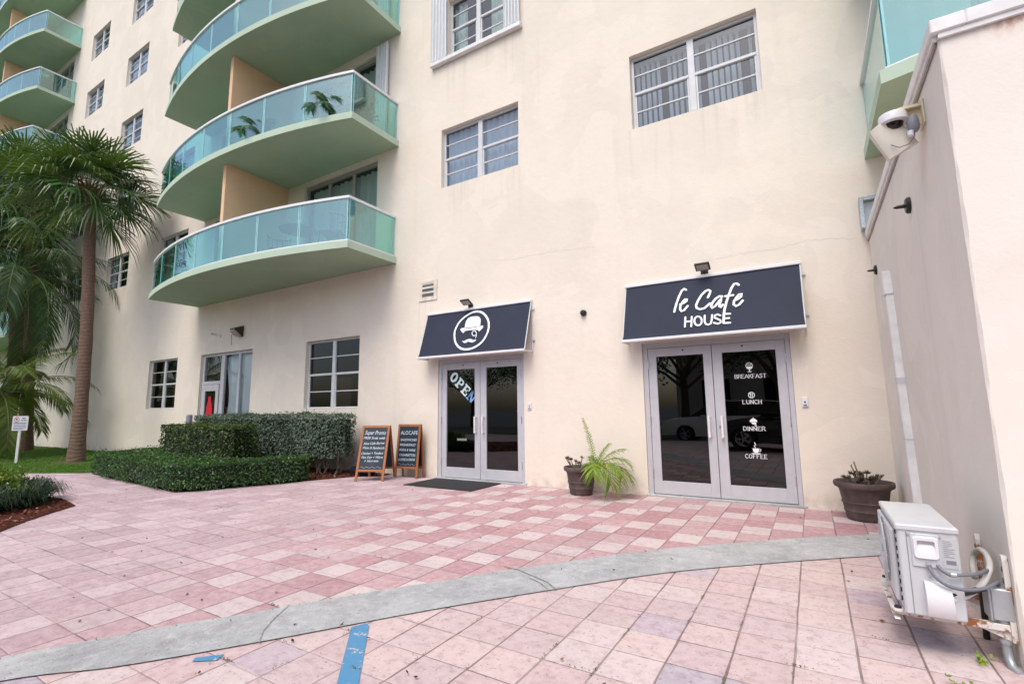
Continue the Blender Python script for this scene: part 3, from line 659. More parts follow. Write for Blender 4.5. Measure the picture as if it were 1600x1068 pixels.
def cafe_doors(x0, x1, xc, gl, gr):
    """frame in the opening x0..x1, two leaves meeting at xc, glass spans gl and gr"""
    f = MB(); y0, y1 = D+.02, D+.12
    f.bbox(x0+.002, x0+.075, y0, y1, 0, 2.233, .004); f.bbox(x1-.06, x1-.002, y0, y1, 0, 2.233, .004); f.bbox(x0+.075, x1-.06, y0, y1, 2.155, 2.233, .004)
    fr = bpart(f, 'door_frame', M['alu'])
    bpart(MB().bbox(x0-.03, x1+.04, D-.06, D+.13, -.01, .022, .006), 'threshold', M['band'], fr)
    yl0, yl1 = D+.03, D+.078; lv = []
    for a, b, g in ((x0+.079, xc-.004, gl), (xc+.004, x1-.064, gr)):
        d = MB(); d.bbox(a, g[0], yl0, yl1, .03, 2.150, .003); d.bbox(g[1], b, yl0, yl1, .03, 2.150, .003); d.bbox(g[0], g[1], yl0, yl1, 2.025, 2.150, .003); d.bbox(g[0], g[1], yl0, yl1, .03, .213, .003)
        o = bpart(d, 'door_leaf', M['alu']); lv.append(o)
        bpart(pn(g[0], g[1], .213, 2.025, D+.055), 'glass', M['doorpane'], o)
        hx = a if b < xc else b
        for zz_ in (.32, 1.08, 1.90): bpart(MB().tube([(hx, yl0-.008, zz_-.06), (hx, yl0-.008, zz_+.06)], .010, 8), 'hinge', M['steel'], o, True)
        bpart(MB().lathe([(0, -.012), (.012, -.012), (.014, 0)], 12, ((a+b)/2+.06*(1 if b < xc else -1), yl0, 2.10), 'y'), 'screw_cap', M['black'], o)
    for o, hx, s in ((lv[0], xc-.085, -1), (lv[1], xc+.085, 1)):
        h = MB(); h.bbox(hx-.014, hx+.014, yl0-.070, yl0-.056, .845, 1.145, .003); h.bbox(hx-.013, hx+.013, yl0-.056, yl0, 1.117, 1.143, .003); h.bbox(hx-.013, hx+.013, yl0-.056, yl0, .847, .873, .003)
        bpart(h, 'pull_handle', M['cap'], o)
    bpart(MB().lathe([(0, -.014), (.014, -.014), (.017, 0)], 14, (xc+.05, yl0, 1.0), 'y'), 'lock', M['steel'], lv[1], True)
    return lv
dl1 = cafe_doors(-6.15, -4.235, -5.18, (-5.96, -5.303), (-5.045, -4.39))
dl2 = cafe_doors(-2.15, -.185, -1.165, (-1.95, -1.283), (-1.031, -.364))
yt = D+.0515
T3 = lambda u, v: (u, yt, v)
# white serif lettering and icons on the right-hand pane
SER = {'B': ([(.1, 0), (.1, 1)], [(.1, 1), (.5, 1), (.66, .86), (.62, .62), (.45, .53), (.1, .53)], [(.45, .53), (.70, .42), (.74, .16), (.55, 0), (.1, 0)]),
 'R': ([(.1, 0), (.1, 1)], [(.1, 1), (.5, 1), (.66, .84), (.62, .6), (.45, .5), (.1, .5)], [(.42, .5), (.62, .15), (.78, 0)]),
 'E': ([(.1, 0), (.1, 1)], [(.1, 1), (.65, 1)], [(.1, .52), (.5, .52)], [(.1, 0), (.68, 0)]), 'A': ([(.0, 0), (.37, 1)], [(.37, 1), (.75, 0)], [(.14, .34), (.6, .34)]),
 'K': ([(.1, 0), (.1, 1)], [(.68, 1), (.1, .45)], [(.30, .60), (.75, 0)]), 'F': ([(.1, 0), (.1, 1)], [(.1, 1), (.65, 1)], [(.1, .52), (.5, .52)]),
 'S': ([(.60, .85), (.45, 1), (.2, .96), (.1, .76), (.22, .58), (.5, .46), (.62, .27), (.5, .04), (.24, 0), (.08, .16)],), 'T': ([(.35, 0), (.35, 1)], [(.02, 1), (.68, 1)]),
 'L': ([(.1, 0), (.1, 1)], [(.1, 0), (.62, 0)]), 'U': ([(.1, 1), (.1, .3), (.2, .05), (.38, 0), (.56, .05), (.66, .3), (.66, 1)],), 'N': ([(.1, 0), (.1, 1)], [(.1, 1), (.66, 0)], [(.66, 0), (.66, 1)]),
 'C': ([(.64, .82), (.5, .98), (.3, 1), (.12, .78), (.07, .5), (.12, .22), (.3, 0), (.5, .02), (.66, .18)],), 'H': ([(.1, 0), (.1, 1)], [(.66, 0), (.66, 1)], [(.1, .52), (.66, .52)]),
 'D': ([(.1, 0), (.1, 1)], [(.1, 1), (.42, .98), (.64, .78), (.70, .5), (.64, .22), (.42, .02), (.1, 0)]), 'I': ([(.12, 0), (.12, 1)],), 'O': ([(.4, 1), (.18, .88), (.08, .5), (.18, .12), (.4, 0), (.62, .12), (.72, .5), (.62, .88), (.4, 1)],)}
SW = {'I': .32, 'N': .84, 'H': .84, 'O': .88, 'D': .86, 'A': .82, 'U': .84}
def serif_text(mb, txt, to3, cx, cz, width, h):
    tot = sum(SW.get(c, .80) for c in txt); s = width/tot; x = cx-width/2
    for c in txt:
        for st_ in SER[c]:
            vert = len(st_) == 2 and abs(st_[0][0]-st_[1][0]) < .02; thin = len(st_) == 2 and abs(st_[0][1]-st_[1][1]) < .02
            w_ = .0078 if (vert or not thin) else .0052
            mb.ribbon([(x+p[0]*s, cz+p[1]*h) for p in st_], w_ if len(st_) == 2 else .0066, to3)
            if vert:
                for zz_ in (st_[0][1], st_[1][1]): mb.ribbon([(x+(st_[0][0]-.11)*s, cz+zz_*h), (x+(st_[0][0]+.11)*s, cz+zz_*h)], .0032, to3)
        x += SW.get(c, .80)*s
    return mb
for t, cz, wd in (('BREAKFAST', 1.655, .40), ('LUNCH', 1.305, .245), ('DINNER', .947, .275), ('COFFEE', .582, .275)):
    m = MB(); serif_text(m, t, T3, -.692, cz, wd, .052); bpart(m, 'door_lettering', M['vinyl'], dl2[1])
cx = -.695
def disc(mb, x, z, r, n=18, sx=1, a0=0, a1=360): return mb.poly([T3(x+r*sx*math.cos(math.radians(a0+(a1-a0)*k/n)), z+r*math.sin(math.radians(a0+(a1-a0)*k/n))) for k in range(n+(0 if a1-a0 == 360 else 1))])
def ringp(r, n=22, sx=1, x=0, z=0): return [(x+r*sx*math.cos(2*math.pi*k/n), z+r*math.sin(2*math.pi*k/n)) for k in range(n+1)]
m = MB(); disc(m, cx, 1.815, .043, 12, 1, 180, 360); m.poly([T3(cx-.006, 1.775), T3(cx+.006, 1.775), T3(cx+.006, 1.745), T3(cx-.006, 1.745)]); m.poly([T3(cx-.024, 1.745), T3(cx+.024, 1.745), T3(cx+.024, 1.737), T3(cx-.024, 1.737)])
m.ribbon([(cx-.043, 1.822), (cx-.032, 1.85), (cx, 1.868), (cx+.032, 1.85), (cx+.043, 1.822)], .009, T3); m.ribbon([(cx-.02, 1.825), (cx-.008, 1.845), (cx+.012, 1.83), (cx+.026, 1.845)], .007, T3)
bpart(m, 'sundae_icon', M['vinyl'], dl2[1]); m = MB(); m.ribbon(ringp(.037, x=cx, z=1.424), .009, T3); m.ribbon([(cx-.010, 1.402), (cx-.010, 1.445)], .008, T3); m.ribbon([(cx+.010, 1.402), (cx+.012, 1.445)], .008, T3); m.ribbon([(cx-.018, 1.445), (cx-.018, 1.43), (cx-.003, 1.43), (cx-.003, 1.445)], .004, T3)
bpart(m, 'plate_icon', M['vinyl'], dl2[1]); m = MB(); disc(m, cx, 1.062, .046, 14, 1, 0, 180); m.poly([T3(cx-.012, 1.105), T3(cx, 1.125), T3(cx+.012, 1.105)]); m.poly([T3(cx-.035, 1.056), T3(cx+.035, 1.056), T3(cx+.030, 1.03), T3(cx-.01, 1.03)]); m.ribbon([(cx+.010, 1.018), (cx+.026, 1.005), (cx+.034, 1.018), (cx+.02, 1.03)], .008, T3)
bpart(m, 'dish_icon', M['vinyl'], dl2[1]); m = MB(); m.poly([T3(cx-.036, .713), T3(cx-.030, .672), T3(cx-.012, .655), T3(cx+.020, .655), T3(cx+.038, .672), T3(cx+.044, .713)]); m.ribbon([(cx+.044, .705), (cx+.064, .70), (cx+.060, .678), (cx+.038, .674)], .008, T3)
m.poly([T3(cx-.055, .650), T3(cx+.060, .650), T3(cx+.048, .638), T3(cx-.043, .638)]); m.ribbon([(cx+.0, .724), (cx-.014, .745), (cx+.006, .762), (cx-.008, .788)], .009, T3)
bpart(m, 'coffee_cup_icon', M['vinyl'], dl2[1])
# OPEN, slab letters running down the left-hand pane
m = MB(); ang = math.radians(-43); Hh = .178
KS = 1.13; o0 = Vector((-5.925, 1.865)); du = Vector((math.cos(ang), math.sin(ang))); dv_ = Vector((-math.sin(ang), math.cos(ang)))
def TO(u, v): p = o0+du*u*KS+dv_*v*KS; return (p.x, yt, p.y)
n = 28
m.add([TO(.075+.072*math.cos(a), Hh/2+Hh/2*math.sin(a)) for a in [2*math.pi*k/n for k in range(n)]]+[TO(.075+.026*math.cos(a), Hh/2+Hh*.30*math.sin(a)) for a in [2*math.pi*k/n for k in range(n)]], [(k, (k+1)%n, n+(k+1)%n, n+k) for k in range(n)])
rc = lambda a, b, c, d: m.poly([TO(a, c), TO(b, c), TO(b, d), TO(a, d)])
x = .165; rc(x+.02, x+.062, .03, Hh-.03); rc(x, x+.09, 0, .03); rc(x, x+.075, Hh-.03, Hh)
pb = [(x+.062, Hh-.03), (x+.075, Hh), (x+.11, Hh-.003), (x+.14, Hh-.03), (x+.143, Hh-.065), (x+.125, Hh-.095), (x+.062, Hh-.105), (x+.062, Hh-.078), (x+.095, Hh-.072), (x+.105, Hh-.052), (x+.095, Hh-.032)]
m.poly([TO(*p) for p in pb])
x = .33; rc(x+.02, x+.06, .028, Hh-.028); rc(x, x+.14, 0, .028); rc(x, x+.14, Hh-.028, Hh); rc(x+.06, x+.10, Hh/2-.013, Hh/2+.013); rc(x+.092, x+.108, Hh/2-.032, Hh/2+.032); rc(x+.12, x+.14, .028, .062); rc(x+.12, x+.14, Hh-.062, Hh-.028)
bpart(m, 'open_sticker', plain('foil_sticker_white', (.66, .84, .84), .35, 0, .15, 14), dl1[0])
m = MB(); x = .49; rc(x+.018, x+.04, .02, Hh); rc(x+.115, x+.137, 0, Hh-.02); m.poly([TO(x+.005, Hh), TO(x+.05, Hh), TO(x+.137, 0), TO(x+.105, 0)]); rc(x, x+.06, 0, .02); rc(x+.095, x+.155, Hh-.02, Hh)
bpart(m, 'open_sticker', plain('foil_sticker_blue', (.20, .38, .72), .35, 0, .4, 10), dl1[0])
bpart(MB().box(-5.72, -5.50, yt, yt+.002, .70, .74), 'hours_sticker', plain('faded_sticker', (.22, .22, .22), .6), dl1[0])
bpart(MB().lathe([(0, .0), (.05, .0), (.05, .02)], 16, (-4.62, D+.5, 1.70), 'y'), 'red_lamp', plain('red_glow', (.35, .01, .01), .4), dl1[1])
# ---------------------------------------------------------------- single-storey wing on the right
SB = thing('side_building', 'low pinkish cream stucco wing with white roof flashing, at the right edge', 'building')
WX, WY = .771, 3.41
m = MB(); gx = [WX, WX]
def wavy_wall():
    # the two visible faces and the ends, corner slightly irregular
    m = MB(); n = 40; vs = []
    for k in range(n+1):
        z = -.1+3.48*k/n; j = .006*math.sin(z*9)+.004*math.sin(z*23+1); r = .012
        vs += [(WX, D-.001, z), (WX, WY+r+j, z), (WX+r+j*.5, WY, z), (11, WY, z)]
    m.add(vs, [(4*k+a, 4*k+a+4, 4*k+a+5, 4*k+a+1) for k in range(n) for a in range(3)])
    m.add([(WX, D-.001, 3.38), (WX, WY, 3.38), (11, WY, 3.38), (11, D-.001, 3.38)], [(0, 1, 2, 3)]); return m
wavy_wall().build('wall', M['wall2'], SB)
c = MB(); c.add([], [])
c.bbox(WX-.035, WX+.12, WY-.035, D-.002, 3.345, 3.43, .006); c.bbox(WX+.12, 11, WY-.035, WY+.12, 3.345, 3.43, .006)
c.box(WX-.022, WX-.002, WY+.0, D-.002, 3.315, 3.345); c.box(WX-.002, 11, WY-.022, WY-.002, 3.315, 3.345)
c.build('roof_flashing', M['cap'], SB)
c = MB(); c.box(WX-.012, WX-.003, WY+.02, D-.01, 3.298, 3.315); c.build('drip_strip', M['bronze'], SB)

# ---------------------------------------------------------------- awnings
SCRIPT=[[(-1.4361,0.7241),(-1.4634,0.7455),(-1.4948,0.7203),(-1.5345,0.63),(-1.5648,0.5282),(-1.5878,0.4366),(-1.596,0.3854)],[(-1.5147,0.4951),(-1.47,0.51),(-1.4275,0.5355),(-1.4215,0.5662),(-1.4483,0.5699),(-1.4863,0.5279),(-1.5125,0.4686),(-1.5164,0.417),(-1.4954,0.3811),(-1.46,0.3942),(-1.4118,0.4552)],[(-1.1365,0.5567),(-1.1138,0.6102),(-1.1006,0.6548),(-1.1287,0.6768),(-1.1718,0.6605),(-1.2239,0.6057),(-1.2718,0.5191),(-1.297,0.4503),(-1.2874,0.406),(-1.2418,0.3797),(-1.1819,0.3923),(-1.1119,0.4561)],[(-0.9491,0.545),(-0.9864,0.5535),(-1.0371,0.519),(-1.0781,0.4616),(-1.0989,0.4037),(-1.0849,0.3797),(-1.0385,0.4078),(-0.9876,0.4795),(-0.9467,0.5396),(-0.9693,0.477),(-0.9842,0.4287),(-0.9874,0.389),(-0.9727,0.3771),(-0.9433,0.4131)],[(-0.7349,0.6953),(-0.7601,0.7218),(-0.7912,0.7197),(-0.8254,0.6638),(-0.8622,0.5627),(-0.8975,0.447),(-0.9225,0.3407),(-0.934,0.2534),(-0.9395,0.137)],[(-0.9078,0.543),(-0.8096,0.5448)],[(-0.7957,0.4608),(-0.7511,0.4744),(-0.7084,0.5101),(-0.7024,0.5511),(-0.7329,0.5456),(-0.7729,0.4974),(-0.8018,0.4437),(-0.8062,0.3967),(-0.7781,0.3693),(-0.7377,0.3875),(-0.6923,0.4434)]]
HOUSE=[[(-1.4412,0.279),(-1.446,0.1299)],[(-1.3539,0.2768),(-1.3602,0.1268)],[(-1.4441,0.2062),(-1.357,0.2065)],[(-1.2201,0.195),(-1.2226,0.1738),(-1.2296,0.1552),(-1.2405,0.1411),(-1.2543,0.1327),(-1.2695,0.131),(-1.2847,0.136),(-1.2985,0.1474),(-1.3095,0.164),(-1.3166,0.1843),(-1.3191,0.2062),(-1.3167,0.2277),(-1.3097,0.2465),(-1.2986,0.2608),(-1.2847,0.2692),(-1.2694,0.2708),(-1.2541,0.2655),(-1.2403,0.2539),(-1.2294,0.2371),(-1.2225,0.2168),(-1.2201,0.195)],[(-1.1809,0.2753),(-1.1831,0.1839),(-1.1665,0.1405),(-1.1374,0.1275),(-1.104,0.1406),(-1.0903,0.1882),(-1.0835,0.2715)],[(-0.979,0.251),(-1.0139,0.273),(-1.0505,0.2576),(-1.0526,0.2262),(-1.015,0.2012),(-0.9762,0.1752),(-0.9743,0.1428),(-1.0096,0.1273),(-1.0626,0.1487)],[(-0.9337,0.2711),(-0.9397,0.1273)],[(-0.937,0.2685),(-0.853,0.2622)],[(-0.9383,0.2011),(-0.8665,0.1985)],[(-0.9397,0.1293),(-0.8562,0.1268)]]
RING=[(-5.1797,0.841),(-5.2723,0.8413),(-5.353,0.8115),(-5.4433,0.7656),(-5.5184,0.7062),(-5.5727,0.6386),(-5.6047,0.5573),(-5.6209,0.4804),(-5.6122,0.4014),(-5.5749,0.2873),(-5.5308,0.2177),(-5.4655,0.1526),(-5.3936,0.1091),(-5.3146,0.0847),(-5.2287,0.0801),(-5.1468,0.0895),(-5.0689,0.1149),(-5.0054,0.1497),(-4.95,0.1946),(-4.9084,0.249),(-4.876,0.3202),(-4.8553,0.3927),(-4.8523,0.4782),(-4.8717,0.5775),(-4.9054,0.6468),(-4.9613,0.7193),(-5.0275,0.7806),(-5.1025,0.8223),(-5.1797,0.841)]
HAT=[(-5.4042,0.5362),(-5.4068,0.6035),(-5.3967,0.6697),(-5.3646,0.7224),(-5.3014,0.7465),(-5.1772,0.7418),(-5.1188,0.7248),(-5.0763,0.6831),(-5.0597,0.6315),(-5.0499,0.5371),(-5.1079,0.5269),(-5.1674,0.5223),(-5.2893,0.5208)]
BRIM=[(-5.4991,0.5015),(-5.4708,0.5265),(-5.4144,0.5262),(-5.2858,0.505),(-5.1643,0.5077),(-5.0478,0.5271),(-4.9949,0.5312),(-4.9722,0.5071),(-4.9886,0.4708),(-5.0536,0.4104),(-5.0731,0.447),(-5.1543,0.4607),(-5.2764,0.4622),(-5.3622,0.4599),(-5.3952,0.4411),(-5.4015,0.4142),(-5.4462,0.4462)]
MONO=[(-5.1058,0.3852),(-5.1049,0.3698),(-5.1088,0.3563),(-5.1173,0.3462),(-5.1294,0.3403),(-5.1441,0.3392),(-5.1598,0.3431),(-5.1751,0.3517),(-5.1885,0.364),(-5.1986,0.3789),(-5.2044,0.3949),(-5.2054,0.4105),(-5.2014,0.4241),(-5.1929,0.4343),(-5.1806,0.4402),(-5.1658,0.4412),(-5.15,0.4371),(-5.1347,0.4285),(-5.1215,0.4161),(-5.1115,0.4012),(-5.1058,0.3852)]
TAIL=[(-5.1045,0.3851),(-5.0954,0.3303),(-5.1044,0.2935)]
MOUS=[(-5.4039,0.2612),(-5.3522,0.2512),(-5.3084,0.2744),(-5.2498,0.2853),(-5.2003,0.2808),(-5.1464,0.2544),(-5.0823,0.2626),(-5.099,0.2288),(-5.1603,0.2075),(-5.2113,0.2205),(-5.2575,0.2374),(-5.2948,0.2138),(-5.3435,0.2126)]
ZB, ZT, YB, YT = 2.27, 3.13, D-.30, D-.03
LS = .9013878; dvy, dvz = (YT-YB)/LS, (ZT-ZB)/LS; ny, nz = -dvz, dvy
def AW(u, v, o=.0035): return (u, YB+dvy*v+ny*o, ZB+dvz*v+nz*o)
def awning(x0, x1, label):
    T = thing('door_awning', label, 'awning', (0, 0, 0), group='awnings over the cafe doors')
    f = MB(); n = 26; rows = 10; vs = []
    for r in range(rows+1):
        for k in range(n+1):
            u = x0+.012+(x1-x0-.024)*k/n; v = LS*r/rows; vs.append(AW(u, v, -.004-.006*math.sin(math.pi*r/rows)-.0015*math.sin(k*1.3+r)))
    f.add(vs, [(r*(n+1)+k, r*(n+1)+k+1, (r+1)*(n+1)+k+1, (r+1)*(n+1)+k) for r in range(rows) for k in range(n)])
    f.build('fabric', M['awning'], T, True)
    e = MB(); e.bbox(x0, x1, D-.335, D-.285, 2.232, 2.272, .005); e.bbox(x0, x1, D-.05, D-.004, 3.122, 3.165, .005); e.build('white_trim', M['white'], T)
    fr = MB()
    for x in (x0+.012, x1-.012):
        fr.tube([(x, D-.012, 2.25), (x, D-.012, 3.13)], .011, 8); fr.tube([(x, D-.012, 2.245), (x, D-.30, 2.245)], .011, 8); fr.tube([(x, YB+.012, ZB-.01), (x, YT+.005, ZT)], .010, 8)
        for z in (2.45, 2.99): fr.box(x-.012, x+(.05 if x > (x0+x1)/2 else .012), D-.03, D-.001, z-.018, z+.018)
    for t in (.33, .66): x = x0+(x1-x0)*t; fr.tube([(x, D-.012, 2.30), (x, D-.29, 2.25)], .009, 8)
    fr.tube([(x0, D-.27, 2.236), (x1, D-.27, 2.236)], .010, 8); fr.build('frame', M['alu_win'], T, True)
    return T
a1 = awning(-6.415, -4.035, 'navy sloped awning with white hat and moustache emblem above the left cafe door')
a2 = awning(-2.36, .022, 'navy sloped awning with white cafe lettering above the right cafe door')
m = MB(); strokes(m, SCRIPT, .032, AW); m.build('lettering_script', M['vinyl'], a2)
m = MB(); strokes(m, HOUSE, .026, lambda u, v: AW(u, v, .005)); m.build('lettering_capitals', M['vinyl'], a2)
m = MB(); m.ribbon(RING, .040, AW); m.poly([AW(*p) for p in HAT]); m.poly([AW(p[0], p[1], .005) for p in BRIM]); m.ribbon(MONO, .016, AW); m.ribbon(TAIL, .014, AW); m.poly([AW(*p) for p in MOUS]); m.build('emblem', M['vinyl'], a1)

# ---------------------------------------------------------------- small things on the walls
def flood(x, label):
    T = thing('floodlight', label, 'wall light', (x, D, 3.19), group='floodlights above the awnings')
    Mx = Matrix.Translation((0, -.16, .06)) @ Matrix.Rotation(math.radians(-28), 4, 'X')
    MB().bbox(-.10, .10, -.075, .075, -.014, .016, .006, Mx).build('housing', M['black'], T)
    MB().box(-.08, .08, -.055, .055, -.0175, -.0145, Mx).build('lens', plain('led_lens', (.45, .42, .38), .3), T)
    b = MB(); b.bbox(-.05, .05, -.03, -.002, -.02, .05, .004); b.tube([(-.0, -.02, .01), (0, -.10, .03)], .014, 8); b.build('bracket', M['black'], T)
flood(-5.36, 'black floodlight over the hat emblem awning'); flood(-1.18, 'black floodlight over the cafe lettering awning')
b = MB(); b.lathe([(.0, -.075), (.03, -.07), (.047, -.05), (.052, -.02), (.052, 0)], 20, (-3.08, D, 2.815), 'y')
tag(b.build('wall_sounder', M['black'], None, True), 'small round black dome on the wall between the two awnings', 'alarm')
for x, lb in ((-4.12, 'white doorbell plate right of the left cafe door'), (-.075, 'white doorbell plate right of the right cafe door')):
    T = thing('doorbell', lb, 'doorbell', (x, D, 1.32), group='doorbells beside the cafe doors')
    MB().bbox(-.034, .034, -.022, -.001, -.062, .062, .005).build('plate', M['white'], T)
    MB().lathe([(0, -.029), (.009, -.028), (.011, -.022)], 12, (0, 0, .0), 'y').build('button', M['black'], T)
    MB().box(-.02, .02, -.0235, -.0225, -.05, -.03).build('badge', plain('blue_badge', (.1, .15, .35), .5), T)
T = thing('wall_vent', 'white louvred vent left of the hat emblem awning', 'vent', (-6.42, D, 3.65))
f = MB(); f.bbox(-.235, -.15, -.02, -.001, -.21, .21, .004); f.bbox(.15, .235, -.02, -.001, -.21, .21, .004); f.bbox(-.15, .15, -.02, -.001, .15, .21, .004); f.bbox(-.15, .15, -.02, -.001, -.21, -.13, .004); f.build('frame', M['wall'], T)
MB().box(-.15, .15, -.004, -.001, -.13, .15).build('opening', M['dark'], T)
for z in (-.045, .055):
    MB().bbox(-.15, .15, -.02, -.005, z-.018, z+.022, .003).build('slat', M['wall'], T)
MB().box(-.15, .15, -.012, -.006, .125, .15).build('slat', M['wall'], T)
f = MB(); 
for k in range(30): x = -.145+k*.01; f.box(x, x+.003, -.009, -.006, -.13, .15)
f.build('grille', M['galv'], T)
# wall pack light and bullet camera left of the windows
T = thing('wall_lamp', 'dark wedge-shaped wall lamp above the curtained glass entrance', 'wall light', (-13.0, D, 3.42))
MB().prism([(-.11, -.002, .15), (-.11, -.24, .06), (-.11, -.25, .03), (-.11, -.05, -.13), (-.11, -.002, -.14)], (.22, 0, 0)).build('housing', plain('dark_bronze', (.035, .03, .022), .5), T)
MB().prism([(-.095, -.245, .032), (-.095, -.262, -.01), (-.095, -.16, -.12), (-.095, -.07, -.15), (-.095, -.05, -.125)], (.19, 0, 0)).build('lens', plain('wall_lamp_lens', (.42, .40, .32), .3), T)
MB().tube([(-.1, -.2, -.1), (-.1, -.19, -.38)], .008, 6).build('cable', M['bronze'], T)
T = thing('bullet_camera', 'small white bullet camera left of the dark wedge wall lamp', 'camera', (-14.1, D, 3.44))
MB().lathe([(0, -.17), (.03, -.17), (.034, -.155), (.034, -.05), (0, -.04)], 14, (-.05, 0, 0), 'y').build('body', M['cap'], T, True)
MB().lathe([(0, -.173), (.022, -.172), (.024, -.165)], 12, (-.05, 0, 0), 'y').build('lens', M['black'], T)
f = MB(); f.lathe([(0, -.03), (.055, -.03), (.06, -.001)], 14, (.06, 0, -.03), 'y'); f.tube([(.06, -.02, -.03), (.0, -.10, -.01)], .015, 8); f.build('mount', M['cap'], T, True)
# round black sounders on the wing wall
for y, z, s, lb in ((4.70, 2.805, 1.0, 'black round camera mount on the side wall beside the dome camera'), (6.97, 2.835, .9, 'small black round mount near the inner corner of the walls')):
    T = thing('wall_mount', lb, 'wall mount', (WX, y, z), group='black mounts on the side wall')
    MB().lathe([(0, -.03*s), (.05*s, -.03*s), (.062*s, -.02*s), (.062*s, -.001)], 20, (0, 0, 0), 'x').build('base', M['black'], T, True)
    MB().tube([(-.025*s, 0, 0), (-.085*s, -.01, -.003), (-.105*s, -.012, -.004)], [.016*s, .013*s, .005*s], 10).build('arm', M['black'], T, True)
# galvanised box frame on the facade next to the wing roof
T = thing('metal_collar', 'galvanised metal frame on the facade just above the side roof', 'metal frame', (0, 0, 0))
f = MB(); f.bbox(.70, .745, D-.13, D-.002, 3.44, 3.84, .004); f.bbox(.745, .95, D-.13, D-.002, 3.79, 3.84, .004); f.build('flange', M['galv'], T)
f = MB()
for z in (3.5, 3.6, 3.7, 3.8): f.lathe([(0, -.006), (.008, -.005), (.009, 0)], 8, (.72, D-.13, z), 'y')
f.build('bolts', M['steel'], T)
MB().box(.745, .95, D-.06, D-.003, 3.44, 3.79).build('inner_panel', M['galv'], T)
# dome camera on its beige arm
T = thing('dome_camera', 'white dome camera hanging from a beige bracket on the side wall', 'camera', (WX, 3.96, 3.15))
f = MB(); f.bbox(-.012, -.001, -.07, .07, -.075, .09, .004)
f.prism([(-.012, -.045, .075), (-.12, -.05, .075), (-.20, -.04, .055), (-.20, .04, .055), (-.12, .05, .075), (-.012, .045, .075)], (0, 0, -.018)); f.prism([(-.012, .012, .055), (-.13, .012, .055), (-.05, .012, .0), (-.012, .012, -.06)], (0, -.024, 0)); f.build('bracket', M['beige'], T)
MB().lathe([(0, .058), (.075, .058), (.080, .04), (.080, .0), (.070, -.008), (0, -.008)], 26, (-.155, 0, 0)).build('housing', M['white'], T, True)
MB().lathe([(.056, -.008), (.050, -.032), (.032, -.052), (0, -.06)], 22, (-.155, 0, 0)).build('dome', plain('smoked_dome', (.015, .012, .012), .08), T, True)
for k in range(0, 1): MB().lathe([(0, -.0625), (.012, -.061), (.014, -.052)], 10, (-.165, -.012, -.001)).build('lens', M['galv'], T)
T = thing('motion_sensor', 'grey sensor head under the bracket of the dome camera', 'sensor', (WX-.065, 3.90, 3.09))
MB().lathe([(0, .05), (.026, .045), (.034, .01), (.032, -.04), (.022, -.06), (0, -.062)], 14).build('housing', M['plate_grey'], T, True)
MB().lathe([(0, -.0), (.018, .0), (.016, -.03), (0, -.038)], 12, (-.02, -.012, -.055)).build('eye', M['white'], T, True)
MB().tube([(.004, 0, -.05), (-.0, .0, -.09), (-.03, .01, -.13), (-.08, .02, -.135), (-.12, .03, -.10)], .003, 6).build('cable', M['conduit'], T)
T = thing('panel_antenna', 'cream curved panel antenna tilted beside the dome camera', 'antenna', (WX-.22, 4.02, 3.11))
cor = [(.481, 3.94, 3.118), (.625, 3.95, 3.214), (.735, 3.97, 2.985), (.575, 3.96, 2.905)]; o_ = Vector(T.location); cv = [Vector(c_)-o_ for c_ in cor]
f = MB(); n = 10; vs = []; nr_ = (cv[1]-cv[0]).cross(cv[3]-cv[0]).normalized(); nr_ = nr_ if nr_.y < 0 else -nr_
for k in range(n+1):
    t = k/n; bl = .022*math.sin(math.pi*t)**.7
    a, b = cv[0].lerp(cv[1], t), cv[3].lerp(cv[2], t); vs += [a+nr_*bl, b+nr_*bl, b-nr_*(.045-.5*bl), a-nr_*(.045-.5*bl)]
f.add(vs, [(4*k+q, 4*k+(q+1)%4, 4*k+4+(q+1)%4, 4*k+4+q) for k in range(n) for q in range(4)]+[(0, 3, 2, 1), (4*n, 4*n+1, 4*n+2, 4*n+3)])
f.build('cover', plain('cream_plastic', (.70, .66, .57), .45, 0, .05), T, True)
MB().tube([(.05, 0, .02), (.14, 0, .05), (.218, -.01, .06)], .012, 8).build('arm', M['beige'], T)
# white line-set duct
T = thing('line_cover', 'white vertical plastic duct running up the side wall behind the air conditioner', 'wall duct', (0, 0, 0))
def duct(za, zb, grow=0, a=0):
    ya = lambda z: 5.79+.25*(z-.38)/(2.45-.38)
    mb = MB(); w_ = .05+grow; t = .062+grow
    prof = [(WX-.001, -w_), (WX-t+.012, -w_), (WX-t, -w_+.012), (WX-t, w_-.012), (WX-t+.012, w_), (WX-.001, w_)]
    vs = [(x, ya(z)+y, z) for z in (za, zb) for x, y in prof]; n = len(prof)
    return mb.add(vs, [(k, (k+1)%n, n+(k+1)%n, n+k) for k in range(n)]+[tuple(range(n))[::-1], tuple(range(n, 2*n))])
duct(.18, 2.36).build('channel', M['cap'], T); duct(2.36, 2.60, .012).build('end_cap', M['cap'], T); duct(1.47, 1.53, .004).build('joint', M['acw'], T); duct(.95, .965, .003).build('joint', M['acw'], T)

